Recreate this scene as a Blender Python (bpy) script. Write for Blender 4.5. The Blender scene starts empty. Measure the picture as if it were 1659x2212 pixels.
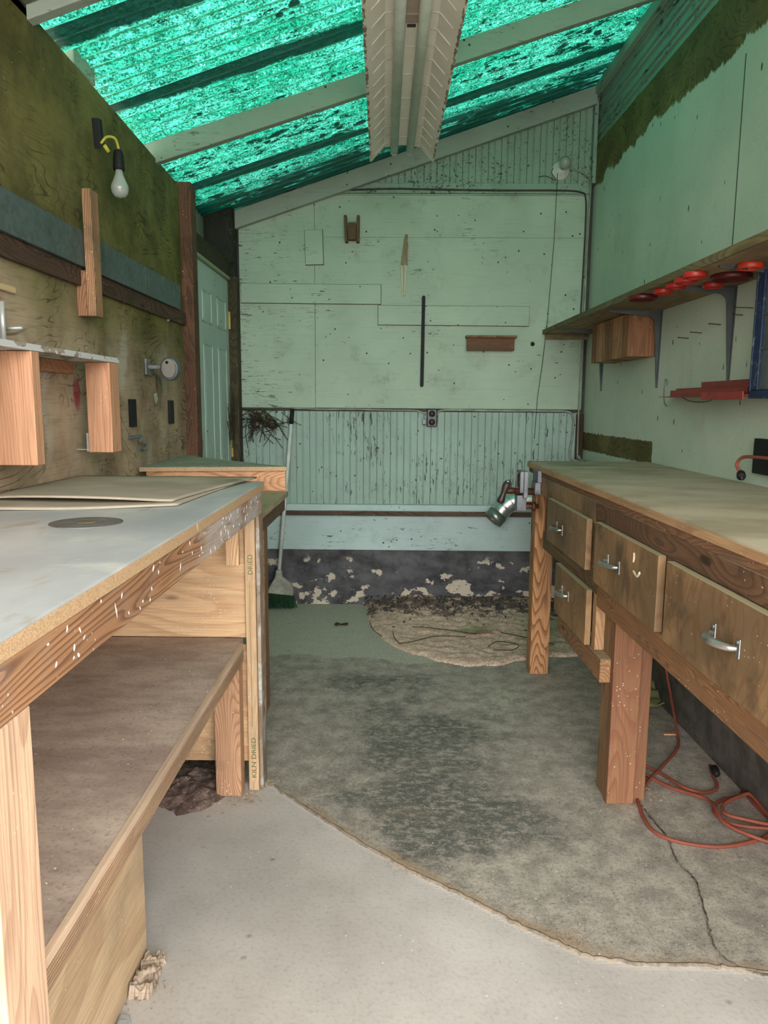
import bpy, math, random
import numpy as np
from mathutils import Vector, Matrix, noise
random.seed(7)
SC = bpy.context.scene
COL = SC.collection
D = 4.54          # back wall distance from the doorway where the camera stands
K = .021          # the right wall is not quite square to the back wall
PX = 1.155        # right wall plane at the far corner

# ------------------------------------------------------------------ colour
def lin(c):
    c = c/255.
    return c/12.92 if c <= .04045 else ((c+.055)/1.055)**2.4
def rgb(r, g, b): return (lin(r), lin(g), lin(b), 1)

# ------------------------------------------------------------------ node helper
class NM:
    def __init__(s, name):
        s.m = bpy.data.materials.new(name); s.m.use_nodes = True
        s.t = s.m.node_tree; s.t.nodes.clear()
        s.out = s.t.nodes.new('ShaderNodeOutputMaterial')
        s._oc = None
    def n(s, typ, **k):
        x = s.t.nodes.new(typ)
        for a, v in k.items(): setattr(x, a, v)
        return x
    def L(s, a, b): s.t.links.new(a, b)
    def put(s, sock, v):
        if isinstance(v, bpy.types.NodeSocket): s.L(v, sock)
        elif v is not None: sock.default_value = v
    def world(s): return s.n('ShaderNodeNewGeometry').outputs['Position']
    def obj(s):
        if s._oc: return s._oc
        tc = s.n('ShaderNodeTexCoord').outputs['Object']
        r = s.n('ShaderNodeObjectInfo').outputs['Random']
        off = s.n('ShaderNodeVectorMath', operation='MULTIPLY_ADD')
        cx = s.n('ShaderNodeCombineXYZ'); s.L(r, cx.inputs[0]); s.L(r, cx.inputs[1]); s.L(r, cx.inputs[2])
        s.L(cx.outputs[0], off.inputs[0]); off.inputs[1].default_value = (17, 23, 11); s.L(tc, off.inputs[2])
        s._oc = off.outputs[0]; return s._oc
    def sep(s, v):
        x = s.n('ShaderNodeSeparateXYZ'); s.L(v, x.inputs[0]); return x.outputs
    def scale(s, v, k):
        x = s.n('ShaderNodeVectorMath', operation='MULTIPLY'); s.L(v, x.inputs[0]); x.inputs[1].default_value = k; return x.outputs[0]
    def vadd(s, a, b):
        x = s.n('ShaderNodeVectorMath', operation='ADD'); s.put(x.inputs[0], a); s.put(x.inputs[1], b); return x.outputs[0]
    def noise(s, v, sc=5., det=3., rough=.55, dist=0., col=False):
        x = s.n('ShaderNodeTexNoise'); s.L(v, x.inputs['Vector'])
        x.inputs['Scale'].default_value = sc; x.inputs['Detail'].default_value = det
        x.inputs['Roughness'].default_value = rough; x.inputs['Distortion'].default_value = dist
        return x.outputs['Color' if col else 'Fac']
    def vor(s, v, sc=5., feature='F1', rnd=1., out='Distance'):
        x = s.n('ShaderNodeTexVoronoi', feature=feature); s.L(v, x.inputs['Vector'])
        x.inputs['Scale'].default_value = sc; x.inputs['Randomness'].default_value = rnd
        return x.outputs[out]
    def math(s, op, a, b=None, c=None):
        x = s.n('ShaderNodeMath', operation=op)
        s.put(x.inputs[0], a); s.put(x.inputs[1], b)
        if c is not None: s.put(x.inputs[2], c)
        return x.outputs[0]
    def ss(s, v, a, b, x0=0., x1=1.):
        x = s.n('ShaderNodeMapRange', interpolation_type='SMOOTHSTEP'); s.L(v, x.inputs[0])
        if a > b: a, b, x0, x1 = b, a, x1, x0
        for i, q in zip((1, 2, 3, 4), (a, b, x0, x1)): x.inputs[i].default_value = q
        return x.outputs[0]
    def mix(s, f, a, b):
        x = s.n('ShaderNodeMix', data_type='RGBA'); s.put(x.inputs[0], f); s.put(x.inputs[6], a); s.put(x.inputs[7], b); return x.outputs[2]
    def ramp(s, f, stops):
        x = s.n('ShaderNodeValToRGB'); s.L(f, x.inputs[0]); e = x.color_ramp.elements
        while len(e) < len(stops): e.new(.5)
        for i, (p, c) in enumerate(stops): e[i].position = p; e[i].color = c
        return x.outputs[0]
    def mul(s, *a):
        r = a[0]
        for b in a[1:]: r = s.math('MULTIPLY', r, b)
        return r
    def bump(s, h, strength=.3, dist=.01, nrm=None):
        x = s.n('ShaderNodeBump'); s.L(h, x.inputs['Height']); x.inputs['Strength'].default_value = strength
        x.inputs['Distance'].default_value = dist
        if nrm is not None: s.L(nrm, x.inputs['Normal'])
        return x.outputs[0]
    def done(s, col, rough=.7, metal=0., nrm=None, spec=.3):
        p = s.n('ShaderNodeBsdfPrincipled'); s.put(p.inputs['Base Color'], col); s.put(p.inputs['Roughness'], rough)
        s.put(p.inputs['Metallic'], metal); p.inputs['Specular IOR Level'].default_value = spec
        if nrm is not None: s.L(nrm, p.inputs['Normal'])
        s.L(p.outputs[0], s.out.inputs[0]); return s.m

AX = {'X': 0, 'Y': 1, 'Z': 2}
def axis_scale(axis, along, across):
    v = [across]*3; v[AX[axis]] = along; return tuple(v)

_cache = {}
def wood(axis='Y', base=(196, 142, 92), dark=(120, 70, 36), freq=26., dirt=.25, dirtcol=(92, 80, 62), knots=True, paint=0., width=6., name='wood', ring=.62, smear=None):
    key = (axis, base, dark, freq, dirt, dirtcol, knots, paint, width, ring, smear)
    if key in _cache: return _cache[key]
    ds_ = lambda c: tuple(q*.80+.20*(c[0]*.35+c[1]*.5+c[2]*.15)+2 for q in c)
    base = ds_(base); dark = ds_(dark)
    m = NM(name); o = m.obj()
    warp = m.noise(m.scale(o, axis_scale(axis, 1.1, width)), 1., 1.5, .45)
    fw = m.math('ADD', m.math('MULTIPLY', warp, freq*2.1), m.math('MULTIPLY', m.noise(m.scale(o, axis_scale(axis, 3, 60)), 1., 2.), .25))
    saw = m.math('FRACT', fw)
    rings = m.math('MULTIPLY', m.ss(saw, .35, .93), m.ss(saw, 1., .94))
    fib = m.noise(m.scale(o, axis_scale(axis, 8, 260)), 1., 2.)
    tone = m.noise(m.scale(o, axis_scale(axis, 1.5, 9)), 1., 2.)
    c = m.mix(m.ss(tone, .3, .7), rgb(*[int(q*.88) for q in base]), rgb(*[min(255, int(q*1.06)) for q in base]))
    c = m.mix(m.math('MULTIPLY', rings, ring), c, rgb(*dark))
    c = m.mix(m.ss(fib, .42, .72, 0, .35), c, rgb(*[int(q*.62) for q in base]))
    if knots:
        kv = m.vor(m.scale(o, axis_scale(axis, 3.2, 9)), 1.)
        c = m.mix(m.ss(kv, .13, .06, 0, .85), c, rgb(*[int(q*.62) for q in dark]))
    d = m.noise(o, 7., 5., .65)
    c = m.mix(m.ss(d, .48, .72, 0, dirt*2), c, rgb(*dirtcol))
    sp = m.vor(o, 75.)
    c = m.mix(m.mul(m.ss(sp, .16, .1), m.ss(m.noise(o, 9.), .5, .6), .8), c, rgb(214, 204, 186))
    c = m.mix(1., c, c)
    tz = m.sep(m.n('ShaderNodeNewGeometry').outputs['Normal'])[2]
    c = m.mix(m.mul(m.ss(tz, .7, .95), m.ss(d, .35, .55), min(.85, .35+dirt)), c, rgb(176, 164, 136))
    if smear:
        wy = m.sep(m.world())[1]; sn = m.noise(m.scale(m.world(), (1, 5, 14)), 1., 4., .6)
        c = m.mix(m.mul(m.ss(wy, smear[0], smear[1]), m.ss(sn, .30, .62), .8), c, rgb(186, 180, 176))
    if paint > 0:
        pn = m.noise(m.scale(o, axis_scale(axis, 14, 22)), 1., 3., .6)
        c = m.mix(m.ss(pn, .78-paint*.35, .8-paint*.35, 0, .85), c, rgb(208, 208, 208))
    h = m.math('ADD', m.math('MULTIPLY', rings, .5), fib)
    _cache[key] = m.done(c, .78, nrm=m.bump(h, .25, .002))
    return _cache[key]

def painted(base=(178, 190, 180), flake=.3, flakecol=(66, 56, 40), cracks='Z', name='old_paint', smudge=.3, left=False):
    m = NM(name); w = m.world()
    n1 = m.noise(w, 2.2, 4., .6)
    c = m.mix(m.ss(n1, .3, .7), rgb(*[int(q*.93) for q in base]), rgb(*base))
    fine = m.noise(m.scale(w, axis_scale(cracks, 5, 130)), 1., 3.)
    c = m.mix(m.ss(fine, .55, .75, 0, .22), c, rgb(*[int(q*.66) for q in base]))
    sm = m.noise(w, 5.5, 5., .7)
    c = m.mix(m.ss(sm, .52, .8, 0, smudge), c, rgb(96, 92, 74))
    # flakes: small chips, elongated, clustered
    ch = m.noise(m.scale(w, axis_scale(cracks, 9, 60)), 1., 5., .7)
    cl = m.noise(w, 3.1, 5., .75)
    if left: cl = m.math('ADD', cl, m.ss(m.sep(w)[0], -.35, -.9, 0, .16))
    chips = m.ss(m.math('ADD', ch, m.math('MULTIPLY', cl, .55)), 1.03-flake*.24, 1.045-flake*.24)
    ck = m.noise(m.scale(w, axis_scale(cracks, 2.2, 34)), 1., 3., .6)
    ln = m.mul(m.ss(m.math('ABSOLUTE', m.math('SUBTRACT', ck, .5)), .007, .003), m.ss(cl, .62-flake*.3, .7-flake*.3))
    chips = m.math('MAXIMUM', chips, ln)
    c = m.mix(m.math('MULTIPLY', chips, .85), c, rgb(*flakecol))
    v2 = m.vor(w, 20.)
    sp = m.mul(m.ss(v2, .13, .08), m.ss(m.noise(w, 14.), .5, .56))
    c = m.mix(sp, c, rgb(48, 44, 32))
    h = m.math('SUBTRACT', m.math('MULTIPLY', fine, .4), m.math('MULTIPLY', chips, 1.))
    return m.done(c, .6)

# ------------------------------------------------------------------ mesh builder
def rt(p):        # right-hand side of the shed: turned with its wall about the far corner
    x, y, z = p
    return (PX+(x-PX)+K*(D-y), y+K*(x-PX), z)
class MB:
    def __init__(s, tf=None): s.v = []; s.f = []; s.tf = tf; s.sm = []
    def add(s, vs, fs, smooth=False):
        b = len(s.v); s.v += [tuple(v) for v in vs]; s.f += [tuple(i+b for i in f) for f in fs]; s.sm += [smooth]*len(fs)
        return s
    def box(s, x0, x1, y0, y1, z0, z1, m=None):
        vs = [(x, y, z) for z in (z0, z1) for y in (y0, y1) for x in (x0, x1)]
        if m is not None: vs = [tuple(m @ Vector(v)) for v in vs]
        return s.add(vs, [(0, 2, 3, 1), (4, 5, 7, 6), (0, 1, 5, 4), (2, 6, 7, 3), (0, 4, 6, 2), (1, 3, 7, 5)])
    def prism(s, poly, a, b, axis='Y'):   # 2D polygon swept along an axis
        n = len(poly)
        def P(q, t):
            return (q[0], t, q[1]) if axis == 'Y' else (t, q[0], q[1]) if axis == 'X' else (q[0], q[1], t)
        vs = [P(q, a) for q in poly]+[P(q, b) for q in poly]
        fs = [tuple(range(n)), tuple(range(2*n-1, n-1, -1))]+[(i, (i+1) % n, n+(i+1) % n, n+i) for i in range(n)]
        return s.add(vs, fs)
    def sheet(s, prof, a, b, axis='Y', smooth=False, nseg=1):   # open profile swept
        n = len(prof); vs = []
        for j in range(nseg+1):
            t = a+(b-a)*j/nseg
            vs += [(q[0], t, q[1]) if axis == 'Y' else (t, q[0], q[1]) if axis == 'X' else (q[0], q[1], t) for q in prof]
        return s.add(vs, [(j*n+i, j*n+i+1, (j+1)*n+i+1, (j+1)*n+i) for j in range(nseg) for i in range(n-1)], smooth)
    def tube(s, pts, r, seg=10, cap=True, smooth=True):
        pts = [Vector(p) for p in pts]; n = len(pts)
        rs = r if isinstance(r, (list, tuple)) else [r]*n
        vs = []; up = None
        for i, p in enumerate(pts):
            d = (pts[min(i+1, n-1)]-pts[max(i-1, 0)])
            if d.length < 1e-9: d = Vector((0, 0, 1))
            d.normalize()
            if up is None: up = Vector((0, 0, 1)) if abs(d.z) < .9 else Vector((1, 0, 0))
            a = d.cross(up).normalized(); b = a.cross(d).normalized(); up = b
            for k in range(seg):
                t = 2*math.pi*k/seg; vs.append(p+(a*math.cos(t)+b*math.sin(t))*rs[i])
        fs = [(i*seg+k, i*seg+(k+1) % seg, (i+1)*seg+(k+1) % seg, (i+1)*seg+k) for i in range(n-1) for k in range(seg)]
        s.add(vs, fs, smooth)
        if cap:
            b0 = len(s.v)-len(vs)
            s.f += [tuple(b0+k for k in range(seg))[::-1], tuple(b0+(n-1)*seg+k for k in range(seg))]; s.sm += [False, False]
        return s
    def build(s, name, mat, parent=None, bevel=0., seg=2, smooth=None, keep=False):
        me = bpy.data.meshes.new(name)
        vs = [s.tf(v) for v in s.v] if s.tf else s.v
        me.from_pydata(vs, [], s.f)
        me.polygons.foreach_set('use_smooth', [bool(q) if smooth is None else smooth for q in s.sm])
        me.validate(); me.update()
        import bmesh
        bm = bmesh.new(); bm.from_mesh(me)
        if len(bm.faces) < 60000: bmesh.ops.recalc_face_normals(bm, faces=bm.faces)
        bm.to_mesh(me); bm.free()
        if mat: me.materials.append(mat)
        o = bpy.data.objects.new(name, me); COL.objects.link(o)
        if parent is not None: o.parent = parent
        if bevel > 0:
            b = o.modifiers.new('edge', 'BEVEL'); b.width = bevel; b.segments = seg; b.limit_method = 'ANGLE'; b.angle_limit = .7
        return o
def spline(pts, n=12):
    P = [Vector(p) for p in pts]; out = []
    P = [P[0]*2-P[1]]+P+[P[-1]*2-P[-2]]
    for i in range(1, len(P)-2):
        for k in range(n):
            t = k/n; a, b, c, d = P[i-1:i+3]
            out.append(.5*((2*b)+(c-a)*t+(2*a-5*b+4*c-d)*t*t+(3*b-a-3*c+d)*t**3))
    out.append(P[-2]); return out
def lathe(prof, org, axis=(0, 0, 1), seg=24):  # prof: (r, h)
    ax = Vector(axis).normalized(); a = ax.orthogonal().normalized(); b = ax.cross(a)
    o = Vector(org); vs = []
    for r, h in prof:
        for k in range(seg):
            t = 2*math.pi*k/seg; vs.append(o+ax*h+(a*math.cos(t)+b*math.sin(t))*max(r, 1e-5))
    n = len(prof)
    fs = [(i*seg+k, i*seg+(k+1) % seg, (i+1)*seg+(k+1) % seg, (i+1)*seg+k) for i in range(n-1) for k in range(seg)]
    fs += [tuple(range(seg))[::-1], tuple((n-1)*seg+k for k in range(seg))]
    return vs, fs
def mlathe(mb, prof, org, axis=(0, 0, 1), seg=24, smooth=True):
    vs, fs = lathe(prof, org, axis, seg); return mb.add(vs, fs, smooth)

THINGS = []
def thing(name, label, cat, group=None):
    o = bpy.data.objects.new(name, None); COL.objects.link(o); o.empty_display_size = .05
    return tag(o, label, cat, group)
def tag(o, label, cat, group=None, kind=None):
    o['label'] = label; o['category'] = cat
    if group: o['group'] = group
    if kind: o['kind'] = kind
    THINGS.append(o); return o
def struct(o, label=None):
    o['kind'] = 'structure'
    if label: o['label'] = label
    return o
def settle():       # origin of every thing to the middle of its base
    for r in THINGS:
        if r.get('placed'): del r['placed']; continue
        ms = [r]+list(r.children_recursive); ms = [q for q in ms if q.type == 'MESH']
        lo = Vector((1e9,)*3); hi = -lo
        for q in ms:
            n = len(q.data.vertices); a = np.empty(n*3, 'f'); q.data.vertices.foreach_get('co', a); a = a.reshape(-1, 3)
            lo = Vector(map(min, lo, a.min(0))); hi = Vector(map(max, hi, a.max(0)))
        c = Vector(((lo.x+hi.x)/2, (lo.y+hi.y)/2, lo.z))
        for q in ms: q.data.transform(Matrix.Translation(-c))
        r.location = c

# ------------------------------------------------------------------ materials
W_FRESH = dict(base=(206, 152, 104), dark=(150, 92, 50), freq=20, dirt=.1)
def fresh(a, **k): return wood(a, **{**W_FRESH, **k})
def fir(a, **k): return wood(a, **{**dict(base=(186, 124, 72), dark=(104, 56, 24), freq=24, dirt=.12), **k})
def brown(a, **k): return wood(a, **{**dict(base=(132, 96, 62), dark=(84, 54, 32), freq=24, dirt=.3, dirtcol=(88, 76, 58)), **k})
def darkw(a, **k): return wood(a, **{**dict(base=(74, 56, 38), dark=(40, 28, 18), freq=20, dirt=.3, dirtcol=(40, 42, 24)), **k})

def mat_particle():
    m = NM('particle_board_edge'); o = m.obj()
    v = m.vor(o, 520., out='Color')
    c = m.mix(m.sep(v)[0], rgb(196, 164, 128), rgb(162, 130, 96))
    p = m.noise(o, 16., 3.)
    c = m.mix(m.ss(p, .68, .7, 0, .8), c, rgb(222, 214, 200))
    return m.done(c, .85)
M_PART = mat_particle()

def mat_leftwall():
    m = NM('mossy_plywood'); w = m.world(); x, y, z = m.sep(w)
    q = m.scale(w, (1, 1.2, 2.2))
    wp = m.noise(q, 1.15, 3.5, .6, .9)
    rings = m.math('SINE', m.math('MULTIPLY', wp, 150))
    th = m.ss(rings, .7, .99)
    msk = m.ss(m.noise(w, 4., 3.), .42, .62)
    c0 = m.mix(m.ss(m.noise(w, 2.6, 4., .65), .35, .65), rgb(130, 108, 84), rgb(182, 160, 134))
    moss = m.mix(m.ss(m.noise(w, 3.2, 5., .7), .35, .65), rgb(74, 74, 36), rgb(112, 108, 58))
    zz = m.math('ADD', z, m.math('MULTIPLY', m.noise(w, 2.4, 4., .6), .5))
    zz = m.math('ADD', zz, m.math('MULTIPLY', m.math('SUBTRACT', y, 1.8), .11))
    c = m.mix(m.ss(zz, 1.66, 2.02, 0, .93), c0, moss)
    c = m.mix(m.mul(th, msk, .62), c, rgb(40, 30, 16))
    # sanding / dust patches
    du = m.noise(m.scale(w, (1, 1.3, .8)), 3.1, 3.)
    c = m.mix(m.mul(m.ss(du, .55, .72), m.ss(z, 1.7, 1.35), .55), c, rgb(196, 188, 174))
    # the red spray mark behind the rack
    dy = m.math('DIVIDE', m.math('SUBTRACT', y, 2.36), .028); dz = m.math('DIVIDE', m.math('SUBTRACT', z, 1.275), .05)
    dd = m.math('ADD', m.math('POWER', m.math('ABSOLUTE', dy), 2.), m.math('POWER', m.math('ABSOLUTE', dz), 2.))
    c = m.mix(m.ss(dd, 1.6, .2, 0, .8), c, rgb(150, 30, 48))
    cob = m.vor(w, 55.)
    c = m.mix(m.mul(m.ss(cob, .1, .06), m.ss(m.noise(w, 8.), .52, .6)), c, rgb(170, 180, 160))
    fib = m.noise(m.scale(w, (60, 7, 150)), 1., 2.)
    c = m.mix(m.ss(fib, .5, .75, 0, .25), c, rgb(40, 34, 18))
    return m.done(c, .85, spec=.15)

def mat_rightwall():
    m = NM('half_painted_plywood'); w = m.world(); x, y, z = m.sep(w)
    base = (178, 192, 178)
    n1 = m.noise(w, 1.6, 4., .6)
    paint = m.mix(m.ss(n1, .3, .7), rgb(174, 188, 168), rgb(194, 202, 184))
    gr = m.noise(w, 130., 2.)
    paint = m.mix(m.ss(gr, .5, .8, 0, .28), paint, rgb(120, 130, 118))
    sm = m.noise(m.scale(w, (1, 1, .5)), 3.6, 5., .7)
    paint = m.mix(m.ss(sm, .55, .8, 0, .35), paint, rgb(140, 128, 110))
    v = m.vor(m.scale(w, (16, 20, 9)), 1.)
    chips = m.mul(m.ss(v, .13, .10), m.ss(m.noise(w, 7., 3.), .52, .58))
    paint = m.mix(m.math('MULTIPLY', chips, .9), paint, rgb(52, 50, 34))
    q = m.scale(w, (1, 1.4, 3.2))
    wp = m.noise(q, 1.6, 3., .55, .7)
    rings = m.math('SINE', m.math('MULTIPLY', wp, 110))
    raw = m.mix(m.ss(m.noise(w, 3., 4.), .3, .7), rgb(86, 76, 42), rgb(124, 110, 66))
    raw = m.mix(m.ss(rings, .6, 1., 0, .5), raw, rgb(42, 38, 20))
    # ragged brushed edge of the paint
    e1 = m.noise(m.scale(w, (1, 3.5, 1.)), 1., 2.)
    e2 = m.noise(m.scale(w, (1, 16, 5)), 1., 6., .72)
    st_ = m.math('MULTIPLY', m.math('ROUND', m.math('MULTIPLY', e1, 26.)), 1/26.)
    lim = m.math('ADD', m.math('ADD', 2.37, m.math('MULTIPLY', st_, .17)), m.math('MULTIPLY', e2, .10))
    up = m.ss(m.math('SUBTRACT', z, lim), -.004, .006)
    jag = m.math('MULTIPLY', m.noise(m.scale(w, (1, 60, 60)), 1., 3.), .03)
    lo = m.mul(m.math('GREATER_THAN', m.math('ADD', z, jag), .985+.015), m.math('LESS_THAN', m.math('SUBTRACT', z, jag), 1.075),
               m.math('GREATER_THAN', m.math('ADD', y, jag), 3.40))
    c = m.mix(m.math('MAXIMUM', up, lo), paint, raw)
    nr = m.bump(m.math('ADD', gr, m.math('MULTIPLY', up, -2.)), .12, .003)
    return m.done(c, .7, spec=.2)

def mat_concrete():
    m = NM('worn_concrete'); w = m.world()
    def at(nm):
        a = m.n('ShaderNodeAttribute', attribute_name=nm); return a.outputs['Fac']
    stain, tanm, fresh_, side = at('stain'), at('tan'), at('pale'), at('side')
    n1 = m.noise(w, 1.8, 6., .6); n2 = m.noise(w, 14., 5., .65); n3 = m.noise(w, 90., 3.)
    c = m.mix(m.ss(n1, .3, .7), rgb(164, 157, 149), rgb(190, 183, 175))
    old = m.mix(m.ss(n2, .3, .7), rgb(140, 133, 123), rgb(182, 172, 158))
    c = m.mix(side, c, old)
    c = m.mix(m.ss(m.math('ADD', fresh_, m.math('MULTIPLY', m.math('SUBTRACT', n2, .5), .5)), .35, .6, 0, .8), c, rgb(190, 186, 168))
    nn = m.math('ADD', m.math('MULTIPLY', m.noise(w, 4.2, 7., .72, .3), 1.5), m.math('MULTIPLY', m.noise(w, 13., 6., .75, .8), .45))
    st = m.math('SUBTRACT', m.math('ADD', nn, stain), 1.35)
    c = m.mix(m.mul(m.ss(st, .05, .5, 0, .85), m.ss(m.noise(m.scale(w, (1, 1.5, 1)), 26., 7., .8, .3), .40, .54, .2, 1.)), c, rgb(72, 76, 70))
    tn = m.math('SUBTRACT', m.math('ADD', m.noise(w, 5., 5., .65), tanm), .95)
    c = m.mix(m.ss(tn, 0., .4, 0, .85), c, rgb(164, 140, 112))
    c = m.mix(m.mul(m.ss(n3, .48, .72, 0, .42), m.math('ADD', m.math('MULTIPLY', side, .6), .4)), c, rgb(88, 82, 74))
    n4 = m.noise(w, 210., 2.)
    c = m.mix(m.mul(m.ss(n4, .58, .66), side, .45), c, rgb(70, 68, 62))
    c = m.mix(m.mul(m.ss(n4, .40, .34), side, .35), c, rgb(206, 192, 172))
    sc = m.noise(m.scale(w, (60, 260, 1)), 1., 3., .6)
    c = m.mix(m.mul(m.ss(sc, .58, .66), side, .4), c, rgb(64, 64, 58))
    v = m.vor(w, 34.)
    c = m.mix(m.mul(m.ss(v, .1, .06), m.ss(m.noise(w, 3.), .48, .54), .75), c, rgb(216, 208, 196))
    v2 = m.vor(m.vadd(w, (3.3, 1.7, 0)), 11.)
    c = m.mix(m.mul(m.ss(v2, .12, .05), m.ss(m.noise(w, 5.), .5, .58), .55), c, rgb(92, 84, 74))
    h = m.math('ADD', n2, m.math('MULTIPLY', n3, .7))
    return m.done(c, .82, nrm=m.bump(h, .15, .004), spec=.25)

def mat_foundation():
    m = NM('peeling_tar_paint'); w = m.world(); x, y, z = m.sep(w)
    n = m.noise(m.scale(w, (1, 1, 1.3)), 7., 5., .65)
    c = m.mix(m.ss(n, .3, .7), rgb(52, 50, 52), rgb(98, 96, 98))
    bias = m.ss(z, .30, .03, -.2, .05)
    xb = m.ss(x, -.5, .6, -.04, .05)
    cell = m.vor(m.vadd(m.scale(w, (.8, 1, 1.3)), m.scale(m.noise(w, 16., 5., .7, col=True), (.16, .16, .16))), 10.)
    pe = m.math('ADD', m.math('ADD', m.noise(m.scale(w, (.7, 1, 1.2)), 11., 4., .6), bias), xb)
    patch = m.ss(pe, .585, .60)
    chips = m.mul(m.ss(cell, .28, .25), m.ss(m.noise(w, 6., 2.), .47, .50), m.ss(z, .33, .27))
    c = m.mix(m.math('MAXIMUM', patch, chips), c, m.mix(m.noise(w, 30.), rgb(176, 162, 142), rgb(206, 194, 176)))
    return m.done(c, .8, nrm=m.bump(m.math('MAXIMUM', patch, chips), .6, -.004))

def mat_roof():
    m = NM('algae_green_fibreglass'); w = m.world(); x, y, z = m.sep(w)
    ld = m.math('ADD', y, 0.)
    cells = m.vor(w, 95., 'DISTANCE_TO_EDGE')
    fine = m.ss(cells, .0, .14)
    blo = m.noise(m.scale(w, (.6, 1.6, 1)), 5., 5., .7)
    bl2 = m.noise(m.scale(w, (1, 2.2, 1)), 26., 4., .75)
    c = m.mix(m.ss(blo, .3, .7), rgb(16, 176, 140), rgb(96, 232, 204))
    spk = m.noise(m.scale(w, (1, 1.3, 1)), 120., 4., .7)
    c = m.mix(m.ss(m.math('ADD', spk, m.math('MULTIPLY', bl2, .5)), .72, .84, 0, .92), c, rgb(8, 84, 58))
    c = m.mix(m.mul(m.math('SUBTRACT', 1., fine), m.ss(bl2, .3, .55), .8), c, rgb(14, 84, 54))
    # whitish worn specks
    c = m.mix(m.mul(m.ss(m.vor(w, 60.), .28, .2), m.ss(bl2, .50, .42), .7), c, rgb(176, 250, 236))
    # yellow-green algae line in each valley
    ph = m.math('SINE', m.math('MULTIPLY', ld, 2*math.pi/.067))
    c = m.mix(m.mul(m.ss(ph, .45, .97), m.ss(m.noise(w, 40., 3.), .3, .5), .88), c, rgb(26, 90, 54))
    # leaves and dirt lying on the sheet, seen as dark shapes
    lv = m.vor(m.scale(w, (9, 13, 9)), 1.)
    leaf = m.mul(m.ss(lv, .2, .17), m.ss(m.noise(w, 2.2, 3.), .5, .54))
    dens = m.ss(y, 2.9, 3.9, -.02, .06)
    lf2 = m.ss(m.math('ADD', m.noise(m.scale(w, (8, 24, 8)), 1., 6., .8), dens), .59, .61)
    far = m.ss(y, 4.12, 4.28)
    lf3 = m.mul(far, m.ss(m.noise(m.scale(w, (5, 30, 5)), 1., 4., .7), .36, .5))
    dk = m.math('MAXIMUM', m.math('MAXIMUM', leaf, lf2), lf3)
    # lapped sheets where grime has gathered
    wob = m.math('MULTIPLY', m.math('SUBTRACT', m.noise(m.scale(w, (4, 12, 4)), 1., 4., .7), .5), .05)
    yy = m.math('ADD', ld, wob)
    yy = m.math('SUBTRACT', yy, m.math('MULTIPLY', x, .05))
    for y0, hw in ((2.44, .055), (2.97, .045), (3.99, .05), (4.50, .06)):
        dk = m.math('MAXIMUM', dk, m.ss(m.math('ABSOLUTE', m.math('SUBTRACT', yy, y0)), hw+.008, hw-.004))
    c = m.mix(m.math('MULTIPLY', dk, .96), c, rgb(2, 34, 24))
    tr = m.n('ShaderNodeBsdfTranslucent'); m.L(m.scale(c, (TR, TR, TR)), tr.inputs[0])
    df = m.n('ShaderNodeBsdfPrincipled'); m.L(m.scale(c, (.35, .35, .35)), df.inputs['Base Color']); df.inputs['Roughness'].default_value = .35
    ad = m.n('ShaderNodeAddShader'); m.L(tr.outputs[0], ad.inputs[0]); m.L(df.outputs[0], ad.inputs[1])
    m.L(ad.outputs[0], m.out.inputs[0]); return m.m
TR = .17
def mat_simple(name, c, rough=.5, metal=0., var=.15, spec=.4, scale=14., dirt=None):
    m = NM(name); o = m.obj(); n = m.noise(o, scale, 4., .6)
    col = m.mix(m.ss(n, .3, .7), rgb(*[int(q*(1-var)) for q in c]), rgb(*c))
    if dirt: col = m.mix(m.ss(m.noise(o, scale*1.7, 4., .7), .54, .7, 0, .8), col, rgb(*dirt))
    return m.done(col, rough, metal, spec=spec)
def mat_galv():
    m = NM('galvanised_steel'); o = m.world()
    v = m.vor(m.scale(o, (1, 1, 1)), 60., out='Color'); n = m.noise(o, 5., 6., .75)
    c = m.mix(m.sep(v)[0], rgb(84, 96, 94), rgb(98, 112, 110))
    c = m.mix(m.ss(n, .45, .7, 0, .6), c, rgb(58, 66, 62))
    c = m.mix(m.ss(m.noise(m.scale(o, (20, 90, 8)), 1., 3.), .62, .72, 0, .6), c, rgb(150, 160, 152))
    return m.done(c, .55, .35)
def mat_benchtop_left():
    m = NM('grey_laminate_worn'); w = m.world(); x, y, z = m.sep(w)
    n = m.noise(m.scale(w, (1.6, 1, 1)), 3., 4.)
    c = m.mix(m.ss(n, .3, .7), rgb(164, 168, 168), rgb(190, 192, 189))
    sm = m.noise(m.scale(w, (3, 1.2, 1)), 3.4, 5., .65, .4)
    c = m.mix(m.ss(sm, .56, .7, 0, .6), c, rgb(148, 132, 106))
    w2 = m.noise(m.scale(w, (1, 2.2, 1)), 4.6, 4., .6)
    c = m.mix(m.ss(w2, .58, .72, 0, .6), c, rgb(214, 212, 200))
    sc = m.noise(m.scale(w, (24, 190, 1)), 1., 2.)
    c = m.mix(m.ss(sc, .66, .72, 0, .5), c, rgb(208, 210, 206))
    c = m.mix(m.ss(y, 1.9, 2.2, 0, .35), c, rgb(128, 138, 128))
    return m.done(c, .42, spec=.4)
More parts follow.
